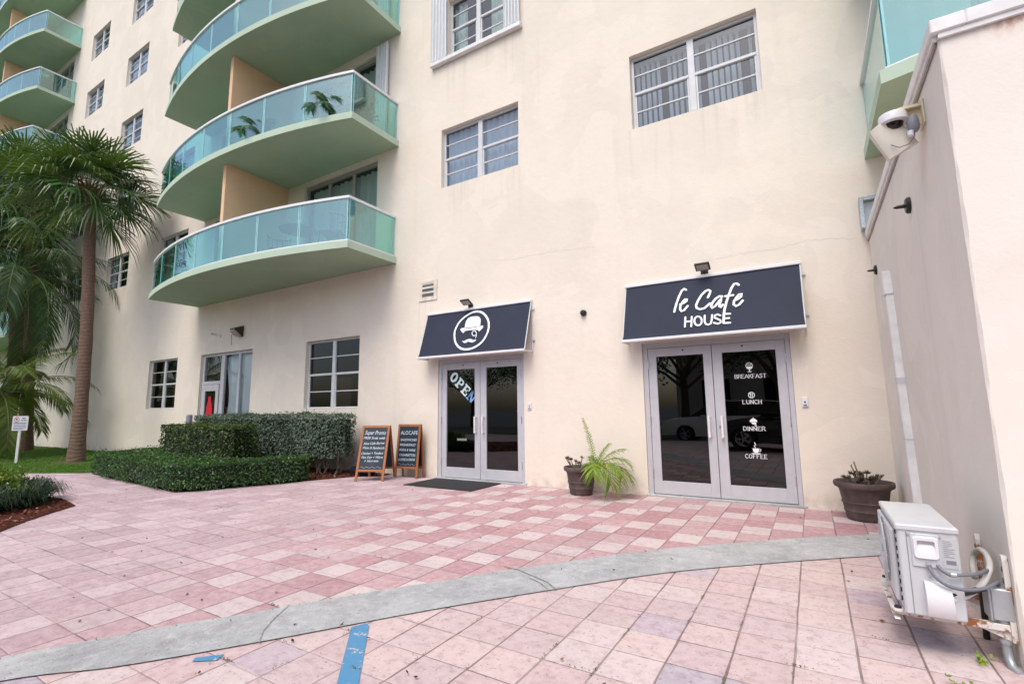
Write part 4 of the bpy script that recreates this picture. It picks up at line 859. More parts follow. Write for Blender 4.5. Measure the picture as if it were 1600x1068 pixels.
# ---------------------------------------------------------------- air conditioner
ax0, ax1, ay0, ay1, az0, az1 = .33, .575, 3.37, 4.09, .205, .655
T = thing('air_conditioner', 'white outdoor air conditioner unit bracketed to the side wall', 'air conditioner', (0, 0, 0))
MB().bbox(ax0, ax1, ay0, ay1, az0, az1-.02, .008).build('casing', M['acw'], T)
MB().bbox(ax0-.008, ax1+.006, ay0-.008, ay1+.008, az1-.032, az1, .007).build('lid', M['acw'], T)
f = MB(); f.bbox(ax0-.022, ax0-.0005, ay0+.10, ay1-.02, az0+.03, az1-.05, .006); f.build('front_panel', M['acw'], T)
g = MB(); cyy, czz = 3.78, .43
for r in (.05, .08, .11, .14, .17): g.tube([(ax0-.035, cyy+r*math.cos(a), czz+r*math.sin(a)) for a in [2*math.pi*k/32 for k in range(33)]], .0025, 5, False)
for k in range(12): a = math.pi*k/6; g.tube([(ax0-.036, cyy+.03*math.cos(a), czz+.03*math.sin(a)), (ax0-.032, cyy+.185*math.cos(a), czz+.185*math.sin(a))], .0025, 5)
g.build('fan_grille', M['acw'], T)
MB().lathe([(0, -.0235), (.18, -.0235), (.18, -.0222)], 32, (ax0, cyy, czz), 'x').build('fan_opening', plain('shaded_fan_grey', (.30, .31, .32), .6), T)
s_ = MB()
for k in range(9): s_.box(ax0-.0005-.004, ax0+.0, ay0+.050, ay0+.056, az0+.05+k*.042, az0+.072+k*.042)
s_.build('side_slot', M['dark'], T)
yp = ay0-.001
MB().box(ax0+.036, ax0+.0385, yp-.002, yp, az0+.005, az1-.035).build('panel_seam', M['plate_grey'], T)
# service cover with a recessed grip
hc = MB(); hx0, hx1, hz0, hz1 = ax0+.052, ax0+.168, .450, .615; hc.bbox(hx0, hx1, yp-.008, yp, hz0, .515, .003); hc.bbox(hx0, hx0+.02, yp-.008, yp, .515, hz1, .003); hc.bbox(hx1-.016, hx1, yp-.008, yp, .515, hz1, .003); hc.bbox(hx0+.02, hx1-.016, yp-.008, yp, .588, hz1, .003); hc.build('service_cover', M['acw'], T)
gr = MB(); o_ = [(hx0+.008+.074*(.5+.5*math.cos(a)*1)*1, 0) for a in (0,)]
def rrect(x0, x1, z0, z1, r, n=5):
    out = []
    for cx_, cz_, a0 in ((x1-r, z1-r, 0), (x0+r, z1-r, 90), (x0+r, z0+r, 180), (x1-r, z0+r, 270)):
        for k in range(n+1): a = math.radians(a0+90*k/n); out.append((cx_+r*math.cos(a), cz_+r*math.sin(a)))
    return out
O = rrect(hx0+.006, hx1-.004, .492, .602, .018); I = rrect(hx0+.024, hx1-.020, .520, .583, .010); n = len(O)
gr.add([(x, yp-.008, z) for x, z in O]+[(x, yp-.020, z) for x, z in rrect(hx0+.010, hx1-.008, .496, .598, .016)]+[(x, yp-.019, z) for x, z in I]+[(x, yp+.0+.016*(1 if z > .55 else -1), z) for x, z in rrect(hx0+.025, hx1-.022, .532, .582, .008)], [(r*n+k, r*n+(k+1)%n, (r+1)*n+(k+1)%n, (r+1)*n+k) for r in range(3) for k in range(n)]+[tuple(3*n+k for k in range(n))])
gr.build('grip', M['white'], T, True)
lb = MB(); lb.box(hx1+.010, ax1-.010, yp-.0015, yp, .455, .600); lb.build('rating_label', plain('label_silver', (.50, .52, .53), .4, 0, .05), T)
tx = MB()
for k in range(9): tx.box(hx1+.014, hx1+.014+random.uniform(.02, .045), yp-.0022, yp-.0016, .585-k*.0095, .588-k*.0095)
tx.box(hx1+.02, ax1-.018, yp-.0022, yp-.0016, .475, .495); tx.build('label_print', M['plate_grey'], T)
sc = MB()
for x, z in ((hx0-.008, .604), (hx1+.004, .604), (ax0+.10, .225), (ax0+.12, .405), (ax0+.12, .636)): sc.lathe([(0, -.006), (.004, -.005), (.005, 0)], 8, (x, yp-.001, z), 'y')
sc.build('screws', M['galv'], T)
# curved pipe cover at the bottom
pc = MB(); n = 12; vs = []
for k in range(n+1):
    t = k/n; z = .385-.165*t; y = yp-.055*math.sin(math.pi*min(1, .08+t*.84))**.5; vs += [(ax0+.088, y, z), (ax0+.198-.010*(1-t), y, z)]
vs += [(ax0+.088, yp, .385), (ax0+.088, yp, .22)]; pc.add(vs, [(2*k, 2*k+1, 2*k+3, 2*k+2) for k in range(n)])
pc.add([(ax0+.088, yp, .385)]+[vs[2*k] for k in range(n+1)]+[(ax0+.088, yp, .22)], [tuple(range(n+3))]); pc.add([(ax0+.188, yp, .385)]+[vs[2*k+1] for k in range(n+1)]+[(ax0+.198, yp, .22)], [tuple(range(n+3))[::-1]])
pc.add([(ax0+.088, yp, .385), vs[0], vs[1], (ax0+.188, yp, .385)], [(0, 1, 2, 3)]); pc.build('pipe_cover', M['white'], T, True)
for y in (3.43, 3.97):       # rubber feet sticking out at the front
    f = MB(); f.lathe([(0, .012), (.022, .012), (.024, .004), (.024, -.002), (0, -.002)], 18, (ax0-.025, y, az0-.006)); f.build('foot_plate', M['rust'], T, True)
    f = MB(); f.lathe([(0, .021), (.013, .021), (.017, .013), (.017, .010)], 16, (ax0-.025, y, az0-.004)); f.build('rubber_foot', M['black'], T, True)
# wall bracket: two slotted rails and two arms
T = thing('wall_bracket', 'rusty white steel bracket under the air conditioner', 'bracket', (0, 0, 0))
for y in (3.48, 3.95):
    r = MB(); r.prism([(WX-.002, y-.022, .12), (WX-.002, y+.022, .12), (WX-.002, y+.022, .50), (WX-.002, y+.012, .525), (WX-.002, y-.012, .525), (WX-.002, y-.022, .50)], (-.022, 0, 0))
    ro = r.build('wall_rail', M['rust'], T)
    s_ = MB()
    for k in range(6): s_.box(WX-.0255, WX-.0243, y-.006, y+.006, .17+k*.055, .195+k*.055)
    s_.build('slot', M['dark'], ro)
    a_ = MB(); a_.bbox(ax0-.05, WX-.024, y-.018, y+.018, .165, .197, .003); a_.prism([(WX-.024, y-.003, .165), (WX-.024, y-.003, .12), (WX-.14, y-.003, .165)], (0, .006, 0)); a_.build('arm', M['rust'], T)
f = MB(); f.bbox(ax0-.045, ax0-.02, 3.40, 4.02, .160, .1648, .002); f.build('cross_bar', M['rust'], T)
# cables, conduits and junction box
T = thing('junction_box', 'grey electrical junction box with conduit at the foot of the side wall corner', 'junction box', (0, 0, 0))
MB().bbox(WX-.085, WX-.001, 3.455, 3.565, .215, .365, .006).build('box', M['galv'], T)
MB().bbox(WX-.094, WX-.0855, 3.45, 3.57, .21, .37, .003).build('cover', M['galv'], T)
f = MB(); f.tube([(WX-.04, 3.50, .213), (WX-.04, 3.50, .08), (WX-.04, 3.485, .03), (WX-.035, 3.46, .0), (WX-.02, 3.42, -.01)], .020, 12); f.lathe([(.020, 0), (.026, 0), (.026, .02), (.020, .02)], 14, (WX-.04, 3.50, .10)); f.lathe([(.020, 0), (.029, 0), (.029, .022), (.020, .022)], 14, (WX-.04, 3.50, .192)); f.build('conduit', M['galv'], T, True)
def cable(name, label, pts, r, mat, k=6, coupler=None):
    P = [Vector(p) for p in pts]; out = []; n = len(P)
    for i in range(n-1):
        p0, p1, p2, p3 = (P[max(0, min(n-1, i+d))] for d in (-1, 0, 1, 2))
        for s in range(k): t = s/k; out.append(.5*((2*p1)+(p2-p0)*t+(2*p0-5*p1+4*p2-p3)*t*t+(3*p1-p0-3*p2+p3)*t**3))
    out.append(P[-1]); T = thing(name, label, 'cable', (0, 0, 0), group='cables and pipes of the air conditioner'); MB().tube(out, r, 10).build('hose', mat, T, True)
    if coupler:
        MB().tube(coupler, r*1.5, 12).build('coupler', M['galv'], T, True)
    return T
cable('conduit_hose', 'lower grey flexible conduit sagging from the unit to the junction box', [(ax0+.115, yp-.012, .462), (ax0+.118, yp-.035, .445), (ax0+.135, yp-.05, .415), (ax0+.18, yp-.055, .385), (.58, 3.33, .375), (.66, 3.39, .38), (.72, 3.47, .392), (.73, 3.50, .372)], .0085, M['conduit'], coupler=[(ax0+.115, yp-.002, .468), (ax0+.115, yp-.022, .458)])
cable('conduit_hose', 'upper grey flexible conduit leaving the unit under its label', [(ax0+.15, yp-.012, .468), (ax0+.165, yp-.03, .45), (ax0+.185, yp-.035, .437), (.54, 3.335, .436), (.62, 3.38, .44), (.69, 3.50, .435), (.72, 3.60, .42)], .0085, M['conduit'], coupler=[(ax0+.192, yp-.035, .437), (ax0+.215, yp-.034, .436)])
cable('refrigerant_pipe', 'white insulated pipe looping behind the air conditioner', [(ax1-.05, 3.375, .30), (.60, 3.42, .33), (.66, 3.47, .37), (.715, 3.55, .43), (.735, 3.65, .47), (.73, 3.76, .48), (.715, 3.83, .44), (.70, 3.82, .38), (.69, 3.75, .33)], .0145, M['insul'])
cable('refrigerant_pipe', 'black insulated pipe under the white looping pipe', [(ax1-.07, 3.376, .325), (.59, 3.40, .345), (.64, 3.45, .35), (.69, 3.55, .345), (.71, 3.66, .33), (.715, 3.76, .26), (.72, 3.80, .12), (.72, 3.82, .0)], .015, M['black'])
# weeds in the joints
T = thing('weed', 'small green weeds growing in the paving under the air conditioner', 'weed', (.45, 3.05, 0))
P = []; 
for cx_, cy_ in ((.47, 3.10), (.60, 3.02), (.63, 3.45)):
    for k in range(26): P.append((cx_-.45+random.gauss(0, .022), cy_-3.05+random.gauss(0, .02), random.uniform(.005, .045)))
P = np.array(P); V, F = leaves(P, np.tile([0, -.3, 1.], (len(P), 1)), .022, .013, .2, .5); npmesh('leaves', V, F, M['potpalm'], T)
P = []
jx = [-.18-.28*k for k in range(20)]
for k in range(90):
    if random.random() < .6: x = random.choice(jx[:12]); y = random.uniform(1.2, 5.0); dx, dy = .003, .03
    else: x = random.uniform(-3.4, .6); y = 1.29+.28*random.randint(0, 12); dx, dy = .03, .003
    bx = np.interp(y, [b_[1] for b_ in bb], [b_[0] for b_ in bb]); tx_ = np.interp(y, [b_[1] for b_ in bt], [b_[0] for b_ in bt])
    if tx_-.05 < x < bx+.05: continue
    for q in range(random.randint(3, 14)): P.append((x+random.gauss(0, dx), y+random.gauss(0, dy), random.uniform(.002, .010)))
for x in np.linspace(-3.9, -1.5, 26): P += [(x+random.gauss(0, .03), np.interp(x, [b_[0] for b_ in bt], [b_[1] for b_ in bt])+random.gauss(.0, .005), .008) for _ in range(random.choice([0, 1, 7]))]
P = np.array(P); V, F = leaves(P, np.tile([0, 0, 1.], (len(P), 1)), .011, .005, .3, .7)
tag(npmesh('joint_moss', V, F, leafmat('joint_weeds', [(.2, (.06, .06, .02)), (.6, (.12, .13, .04)), (.95, (.16, .12, .07))], .7, .1, 5)), kind='stuff')

# ---------------------------------------------------------------- mat, boards, pots
T = MB(); T.bbox(-6.10, -4.66, 6.40, 7.28, .002, .014, .004); tag(T.build('door_mat', M['rubber']), 'black rubber mat in front of the left cafe door', 'doormat')
def sandwich_board(loc, rz, wd, H, spread, lines, label, lead=0):
    T = thing('sandwich_board', label, 'chalkboard', loc, rz, group='chalkboard menus by the wall')
    for s in (1, -1):                       # s=1 front face (towards -y)
        dy = spread/2; base = Vector((0, -s*dy, 0)); top = Vector((0, -s*.012, H)); d = (top-base).normalized(); Lg = (top-base).length
        nrm = Vector((0, -s, 0)); nrm = (nrm-d*nrm.dot(d)).normalized()
        Mx = Matrix((( 1, nrm.x, d.x, base.x), (0, nrm.y, d.y, base.y), (0, nrm.z, d.z, base.z), (0, 0, 0, 1)))
        f = MB(); t = .022; q = .045
        f.bbox(-wd/2, -wd/2+q, -t/2, t/2, 0, Lg, .004, Mx); f.bbox(wd/2-q, wd/2, -t/2, t/2, 0, Lg, .004, Mx); f.bbox(-wd/2+q, wd/2-q, -t/2, t/2, Lg-q, Lg, .004, Mx); f.bbox(-wd/2+q, wd/2-q, -t/2, t/2, .17, .17+q*.9, .004, Mx)
        f.build('frame', M['wood'], T); b = MB().box(-wd/2+q, wd/2-q, -.004, .004, .17+q*.9, Lg-q, Mx).build('board', M['board'], T)
        if s == 1:
            m = MB(); to = lambda u, v: tuple(Mx @ Vector((u, .0058, v)))
            zt = Lg-q-.03
            for txt, sz, sh, dz, wf in lines:
                zt -= dz; put_text(m, txt, sz, to, random.uniform(-.008, .008), zt, min((wd-2*q)*.92, (wd-2*q)*wf), .0012, sh, random.uniform(-.02, .03))
            m.build('chalk_writing', M['chalk'], b)
            m = MB(); m.ribbon([(x, .25+.012*math.sin(x*60)) for x in np.linspace(-wd/2+q+.03, wd/2-q-.03, 24)], .004, to); m.build('chalk_flourish', M['chalk'], b)
    MB().tube([(-wd/2, 0, H-.03), (wd/2, 0, H-.03)], .006, 8).build('hinge', M['steel'], T)
    return T
sandwich_board((-7.10, 6.72, 0), math.radians(24), .55, .99, .62, [('Super Promo', .11, .35, .10, .9), ('FREE Soda with', .06, .3, .085, .95), ('Aloe Cafe Burger', .06, .3, .10, .98), ('Pizza & Sandwich', .06, .3, .085, .98), ('Chicken + Tenders', .06, .3, .10, .98), ('Hot Dog + Wings', .06, .3, .075, .9), ('+ Nuggets', .06, .3, .065, .6)], 'wider chalkboard easel nearer the hedge, headed Super Promo')
sandwich_board((-6.68, 7.18, 0), math.radians(2), .56, 1.0, .22, [('ALOCAFE', .10, 0, .12, .9), ('SANDWICHES', .06, .1, .12, .85), ('BREAKFAST', .06, .1, .095, .85), ('SODA & WINE', .06, .1, .095, .85), ('CIGARETTES', .06, .1, .095, .85), ('COFFEE & DRINK', .06, .1, .085, .9)], 'narrower chalkboard easel against the wall beside the left cafe door')
b = MB(); vs = []; n = 18
for r in range(9):
    t = r/8; rr = (.26*math.sin(math.pi*min(.98, .16+t*.84))**.6)
    for k in range(n): a = 2*math.pi*k/n; q = rr*(1+.10*math.sin(3*a+r)+.05*math.sin(7*a)); vs.append((-7.72+q*1.15*math.cos(a), 6.98+q*.8*math.sin(a), .01+.22*t**.9+.012*math.sin(5*a)))
b.add(vs, [(r*n+k, r*n+(k+1)%n, (r+1)*n+(k+1)%n, (r+1)*n+k) for r in range(8) for k in range(n)]+[tuple(8*n+k for k in range(n))])
tag(b.build('rubbish_bag', plain('black_polythene', (.010, .014, .020), .3, 0, .3, 6, .6), None, True), 'black sack lying on the mulch behind the wider chalkboard', 'bag')
def pot(x, y, rt_, rb, h, label):
    T = thing('plant_pot', label, 'plant pot', (x, y, 0), group='brown pots along the facade')
    pf = [(0, .003), (rb-.01, .003), (rb, .012)]
    for t in (.1, .2, .34, .42): pf.append((rb+(rt_*.88-rb)*t, h*t))
    pf.insert(5, (rb+(rt_*.88-rb)*.24+.009, h*.25)); pf.insert(6, (rb+(rt_*.88-rb)*.27+.001, h*.275)); t = .44; r_ = rb+(rt_*.88-rb)*t; pf += [(r_+.010, h*.45), (r_+.012, h*.47), (r_+.003, h*.49)]
    for t in (.6, .78): pf.append((rb+(rt_*.88-rb)*t, h*t))
    pf += [(rt_*.90, h*.84), (rt_*.97, h*.86), (rt_, h*.90), (rt_, h*.97), (rt_*.985, h), (rt_*.93, h), (rt_*.90, h*.96), (rt_*.88, h*.86), (0, h*.86)]
    MB().lathe(pf, 40).build('pot_body', M['pot'], T, True)
    MB().lathe([(0, h*.90), (rt_*.5, h*.895), (rt_*.885, h*.88)], 24).build('soil', M['soil'], T, True)
    return T
pot(-3.05, 6.98, .255, .165, .405, 'smaller brown pot holding the bright green palm'); pot(.425, 6.93, .29, .185, .42, 'larger brown pot of dried succulents in the corner by the side wall')
def succulent(cx_, cy_, z, specs, label):
    T = thing('succulent', label, 'plant', (cx_, cy_, z), group='dried succulents in the pots'); st = MB(); P = []; Nn = []
    for (dx, dy, h, r, nl) in specs:
        bx, by = dx*.5, dy*.5; st.tube([(bx, by, 0), ((bx+dx)/2+.005, (by+dy)/2, h*.6), (dx, dy, h)], [.011, .009, .006], 7)
        for k in range(nl):
            a = random.uniform(0, 6.28); e = random.uniform(.1, 1.3); v_ = Vector((math.cos(a)*math.cos(e), math.sin(a)*math.cos(e), math.sin(e))); c_ = Vector((dx, dy, h))+v_*r*.55; P.append((c_, v_, r))
    so = st.build('stalks', M['stem'], T, True); V = []; F = []
    for c_, v_, r in P:
        s_ = v_.orthogonal().normalized(); w_ = v_.cross(s_); o = len(V)
        V += [c_-v_*r*.5, c_+s_*r*.22, c_+w_*r*.14, c_-s_*r*.22, c_-w_*r*.14, c_+v_*r*.5]
        F += [(o, o+1, o+2), (o, o+2, o+3), (o, o+3, o+4), (o, o+4, o+1), (o+5, o+2, o+1), (o+5, o+3, o+2), (o+5, o+4, o+3), (o+5, o+1, o+4)]
    MB().add(V, F).build('leaves', M['succ'], T)
succulent(-3.10, 6.93, .36, [(-.13, -.02, .16, .045, 12), (-.10, .03, .13, .05, 12), (-.155, .0, .14, .04, 9), (.0, -.02, .11, .05, 14), (.06, -.04, .09, .05, 12), (.10, .0, .17, .04, 10), (-.05, -.05, .04, .05, 12)], 'grey dried succulent stubs in the smaller pot')
succulent(.425, 6.93, .37, [(-.14, 0, .06, .06, 14), (-.10, .02, .22, .02, 3), (-.07, .0, .26, .015, 2), (-.09, -.02, .12, .06, 14), (-.02, -.05, .05, .08, 18), (.04, 0, .13, .05, 16), (.07, -.04, .06, .07, 18), (.14, 0, .10, .045, 12), (.18, -.03, .12, .03, 8), (-.18, -.03, .08, .04, 10), (.0, .08, .10, .06, 14), (.11, .05, .06, .07, 14)], 'brown dried succulents in the larger pot')

# ---------------------------------------------------------------- palms
def frond_feather(mb, base, az, L, el, bend, nl=44, ll=.30, lw=.022, hang=.55, w0=.012, tipr=.5, twist=0.):
    """one pinnate leaf: tapered rachis with two rows of drooping leaflets. adds to (V, F) lists"""
    V, F, Rm = mb; P = []; p = Vector(base); e = el; n = 16; ds = L/n
    for k in range(n+1):
        P.append(p.copy()); p = p+Vector((math.cos(az)*math.cos(e), math.sin(az)*math.cos(e), math.sin(e)))*ds; e -= bend/n*(.5+1.0*k/n)
    Rm.tube(P, [w0*(1-.8*k/n)+.0015 for k in range(n+1)], 5)
    for k in range(nl):
        t = .16+.84*(k+.5)/nl; i = min(n-1, int(t*n)); f = t*n-i; q = P[i].lerp(P[i+1], f); tg = (P[i+1]-P[i]).normalized()
        side = tg.cross(Vector((0, 0, 1))); side = side.normalized() if side.length > .05 else Vector((math.sin(az), -math.cos(az), 0)); upv = side.cross(tg)
        l = ll*(.45+.55*math.sin(math.pi*min(1, .12+t*.86)))*random.uniform(.88, 1.1)
        for s in (1, -1):
            d = (side*s*.85+tg*(.55+.5*t)+upv*random.uniform(.0, .25)).normalized(); wv = tg.cross(d).normalized().cross(d).normalized()*lw*.5
            a = q; b = q+d*l*.5; c = q+(d*l+Vector((0, 0, -1))*l*hang*random.uniform(.6, 1.2)); b = b+Vector((0, 0, -1))*l*hang*.22
            o = len(V); V += [a-wv*.4, a+wv*.4, b+wv, b-wv, c]; F += [(o, o+1, o+2, o+3), (o+3, o+2, o+4, o+4)]
def frond_fan(mb, base, az, el, pet, L, nseg=34, lw=.036, droop=.5):
    V, F, Rm = mb; d = Vector((math.cos(az)*math.cos(el), math.sin(az)*math.cos(el), math.sin(el))); p0 = Vector(base)
    P = [p0+d*pet*t+Vector((0, 0, -1))*.18*pet*t*t for t in (0, .25, .5, .75, 1)]; Rm.tube(P, [.018, .014, .012, .010, .008], 5)
    h = P[-1]; tg = (P[-1]-P[-2]).normalized(); side = tg.cross(Vector((0, 0, 1))); side = side.normalized() if side.length > .05 else Vector((1, 0, 0)); upv = side.cross(tg)
    rl = random.uniform(-.35, .35); side, upv = side*math.cos(rl)+upv*math.sin(rl), upv*math.cos(rl)-side*math.sin(rl)
    for k in range(nseg):
        a = math.radians(-125+250*k/(nseg-1)); dd = (tg*math.cos(a)+side*math.sin(a)+upv*(.25*abs(math.sin(a))+random.uniform(-.06, .06))).normalized()
        hb = h+tg*.18*max(0, math.cos(a))*1.2; l = L*(.80+.22*math.cos(a))*random.uniform(.86, 1.1)
        wv = dd.cross(upv).normalized()*lw*.5+upv*random.uniform(-.008, .008)
        dr = droop*random.uniform(.6, 1.4)
        m1 = hb+dd*l*.42+Vector((0, 0, -1))*l*.05*dr; m2 = hb+dd*l*.74+Vector((0, 0, -1))*l*.22*dr; e_ = hb+dd*l*.90+Vector((0, 0, -1))*l*.52*dr
        o = len(V); V += [hb-wv*.25, hb+wv*.25, m1+wv, m1-wv, m2+wv*.55, m2-wv*.55, e_]; F += [(o, o+1, o+2, o+3), (o+3, o+2, o+4, o+5), (o+5, o+4, o+6, o+6)]
def emit(lists, name, mat, parent, sname='stalks', smat=None):
    V, F, Rm = lists; me = MB(); me.v = [tuple(v) for v in V]; me.f = [f if f[2] != f[3] else f[:3] for f in F]; o = me.build(name, mat, parent)
    if Rm.v: Rm.build(sname, smat or M['stem'], parent, True)
    return o
def palm(label, loc, top, r0, r1, kind, n, spec, group='palm trees on the lawn', boots=True):
    T = thing('palm_tree', label, 'palm tree', loc, group=group); b = Vector((0, 0, -.12)); t = Vector(top)-Vector(loc); pts = []; rr = []
    for k in range(22):
        s = k/21; pts.append(b.lerp(t, s)+Vector((.10*math.sin(s*3.1), .04*math.sin(s*4), 0))); rr.append(r1+(r0-r1)*math.exp(-s*9)+.006*math.sin(k*2.3)+(.05*max(0, s-.88)/.12 if boots else 0))
    MB().tube(pts, rr, 20).build('trunk', M['trunk'], T, True); ct = pts[-1]
    if boots:
        m = MB()
        for k in range(46):
            a = k*2.4; z = -.55+.62*k/46; bs = ct+Vector((math.cos(a)*(r1+.02), math.sin(a)*(r1+.02), z)); m.tube([bs, bs+Vector((math.cos(a)*.10, math.sin(a)*.10, .13)), bs+Vector((math.cos(a)*.16, math.sin(a)*.16, .30))], [.035, .026, .012], 5)
        m.build('leaf_bases', M['fibre'], T, True)
    L = ([], [], MB())
    spec(L, ct); emit(L, 'fronds', M[kind], T, 'leaf_stalks', leaf_stalk)
    return T
leaf_stalk = plain('green_leaf_stalk', (.09, .13, .04), .5, 0, .2)
def sabal_spec(n, pet, Lf, emin=-.75, emax=1.35):
    def f(L, ct):
        for k in range(n):
            t = (k+.5)/n; el = emin+(emax-emin)*t**.85; az = k*2.39996+random.uniform(-.2, .2); frond_fan(L, ct+Vector((0, 0, .12*t)), az, el+random.uniform(-.1, .1), pet*random.uniform(.8, 1.15), Lf*random.uniform(.9, 1.1), 38, .056, .55+.5*(1-t))
    return f
def coco_spec(n, Ln, ll, emin=-.3, emax=1.2, bend=1.9, hang=.6, lw=.034, nl=56):
    def f(L, ct):
        for k in range(n):
            t = (k+.5)/n; frond_feather(L, ct, k*2.39996+random.uniform(-.25, .25), Ln*random.uniform(.85, 1.1), emin+(emax-emin)*t, bend*random.uniform(.8, 1.15)*(1.1-.3*t), nl, ll, lw, hang, .022)
    return f
random.seed(21)
palm('tall fan palm with a thick brown trunk standing next to the hedge', (-17.2, 5.45, 0), (-18.15, 5.45, 7.95), .22, .15, 'sabal', 26, sabal_spec(34, .9, 1.22, -.5))
palm('fan palm at the left edge whose crown stands left of the tallest one', (-24.3, 6.2, 0), (-24.3, 5.6, 9.3), .28, .17, 'sabal', 26, sabal_spec(34, 1.3, 1.65))
palm('feather palm with long drooping dark fronds behind the parking sign', (-23.2, 5.45, 0), (-22.9, 5.2, 6.0), .27, .18, 'coco', 20, coco_spec(30, 4.0, .74, -.45, 1.15, 2.3, .8, .036, 46))
palm('fan palm hiding the far balconies low at the left edge', (-27.5, 5.4, 0), (-27.2, 5.4, 8.9), .26, .17, 'sabal', 22, sabal_spec(28, 1.4, 1.8))
palm('short yellow green palm with arching fronds at the left edge', (-21.3, 4.75, 0), (-21.3, 4.75, 1.95), .16, .11, 'areca', 14, coco_spec(20, 2.6, .55, -.15, 1.25, 1.6, .7, .034, 46), boots=False)
# potted palm beside the smaller pot
T = thing('potted_palm', 'bright green palm leaning out of the smaller brown pot', 'plant', (-2.79, 6.90, .36)); L = ([], [], MB()); random.seed(5)
for az, Ln, el, bd, ll in ((2.75, .80, 1.38, .35, .11), (.5, .56, 1.0, 1.0, .20), (.15, .60, .95, 2.0, .30), (-.35, .60, .85, 2.7, .32), (-1.2, .50, .95, 2.8, .28), (.1, .66, .6, 2.2, .32), (-.6, .60, .7, 2.9, .32), (.8, .46, 1.2, .5, .16), (2.2, .34, 1.0, 1.0, .14)):
    frond_feather(L, (random.uniform(-.02, .04), random.uniform(-.02, .02), .0), az, Ln, el, bd, 20, ll, .018, .5, .006)
emit(L, 'fronds', M['potpalm'], T, 'leaf_stalks', M['potpalm'])

# ---------------------------------------------------------------- hedges
def hedge(name, label, P2, z0, z1, leaf, L, W, dens, core=.12, rough=.035, stems=None, group='clipped hedges by the left cafe wall'):
    """clipped hedge over a footprint polygon: a dark inner mass and thousands of leaves on and inside its skin"""
    T = thing(name, label, 'hedge', (0, 0, 0), group=group); n = len(P2); pts = []; nr = []
    cx_ = sum(p[0] for p in P2)/n; cy_ = sum(p[1] for p in P2)/n; A = abs(sum(P2[k-1][0]*P2[k][1]-P2[k][0]*P2[k-1][1] for k in range(n)))/2
    ccw = sum(P2[k-1][0]*P2[k][1]-P2[k][0]*P2[k-1][1] for k in range(n)) > 0
    wob = lambda x, y, z: rough*(math.sin(x*5.1+z*3)+math.sin(y*6.3-x*2.2)+.7*math.sin(x*11+y*9+z*7))/1.6
    for k in range(n):
        a, b = Vector(P2[k-1]), Vector(P2[k]); d = b-a; l = d.length; nn = Vector((d.y, -d.x))/l*(1 if ccw else -1)
        for _ in range(int(l*(z1-z0)*dens)):
            t, z = random.random(), random.uniform(z0, z1); q = a+d*t; dep = abs(random.gauss(0, .05)) if random.random() > .04 else -random.uniform(.01, .07); o = wob(q.x, q.y, z)-dep-max(0, z-(z1-.07))*.5; q = q+nn*o; pts.append((q.x, q.y, z)); nr.append((nn.x, nn.y, .35))
    xs_ = [p[0] for p in P2]; ys_ = [p[1] for p in P2]; c_ = 0
    while c_ < int(A*dens*.9):
        x, y = random.uniform(min(xs_), max(xs_)), random.uniform(min(ys_), max(ys_))
        if inside(x, y, P2): pts.append((x, y, z1+wob(x, y, 0)*.7-(abs(random.gauss(0, .035)) if random.random() > .05 else -random.uniform(.0, .06)))); nr.append((random.gauss(0, .2), random.gauss(0, .2), 1)); c_ += 1
    P = np.array(pts); V, F = leaves(P, np.array(nr), L, W, .15, .55); npmesh('foliage', V, F, leaf, T)
    In = []
    for k in range(n):
        p0, p1, p2 = Vector(P2[k-1]), Vector(P2[k]), Vector(P2[(k+1)%n]); d1 = (p1-p0).normalized(); d2 = (p2-p1).normalized(); s = -1 if ccw else 1
        n1 = Vector((d1.y, -d1.x))*s; n2 = Vector((d2.y, -d2.x))*s; bb_ = n1+n2; bb_ = bb_.normalized() if bb_.length > .1 else n1; q = p1+bb_*core/max(.5, bb_.dot(n1)); In.append((q.x, q.y, z0+.03))
    MB().prism(In, (0, 0, z1-z0-.03-core)).build('shaded_core', plain('hedge_core_shade', (.012, .016, .008), .95, 0, .5, 20), T)  # solid core, near-black to paint in the shade among the leaves
    if stems:
        for (x, y) in stems:
            for q in range(random.randint(2, 4)): dx, dy = random.gauss(0, .14), random.gauss(0, .1); MB().tube([(x+random.gauss(0, .03), y+random.gauss(0, .03), 0), (x+dx*.5+.02, y+dy*.5, z0*.6), (x+dx, y+dy, z0+.12)], [.017, .013, .010], 6).build('stem', M['stem'], T, True)
    return T
random.seed(9)
hedge('hedge', 'long low dark green clipped hedge in front of the taller ones', [(-13.35, 4.50), (-12.2, 4.28), (-9.2, 4.06), (-8.80, 4.12), (-8.62, 4.35), (-8.02, 5.72), (-8.05, 6.02), (-8.3, 6.15), (-8.85, 5.4), (-9.1, 5.05), (-12.6, 5.35), (-12.9, 6.9), (-13.9, 6.9)], .03, .455, M['hedge'], .042, .024, 1900, .07, .02)
hedge('hedge', 'middle height green hedge stepped above the low one', [(-12.35, 5.32), (-9.75, 5.25), (-9.6, 5.4), (-9.65, 5.95), (-12.4, 6.15)], .10, 1.02, M['hedge2'], .050, .030, 1300, .08, .035)
hedge('hedge', 'tallest hedge with silvery green leaves next to the window wall', [(-13.1, 6.35), (-9.9, 6.3), (-8.5, 6.35), (-8.1, 6.5), (-8.0, 6.75), (-8.1, 7.12), (-13.1, 7.14)], .36, 1.20, M['silver'], .060, .022, 1500, .10, .055, stems=[(-8.25, 6.75), (-8.5, 6.7), (-8.7, 6.7), (-9.2, 6.7), (-8.3, 6.9), (-9.8, 6.8), (-10.6, 6.7)])
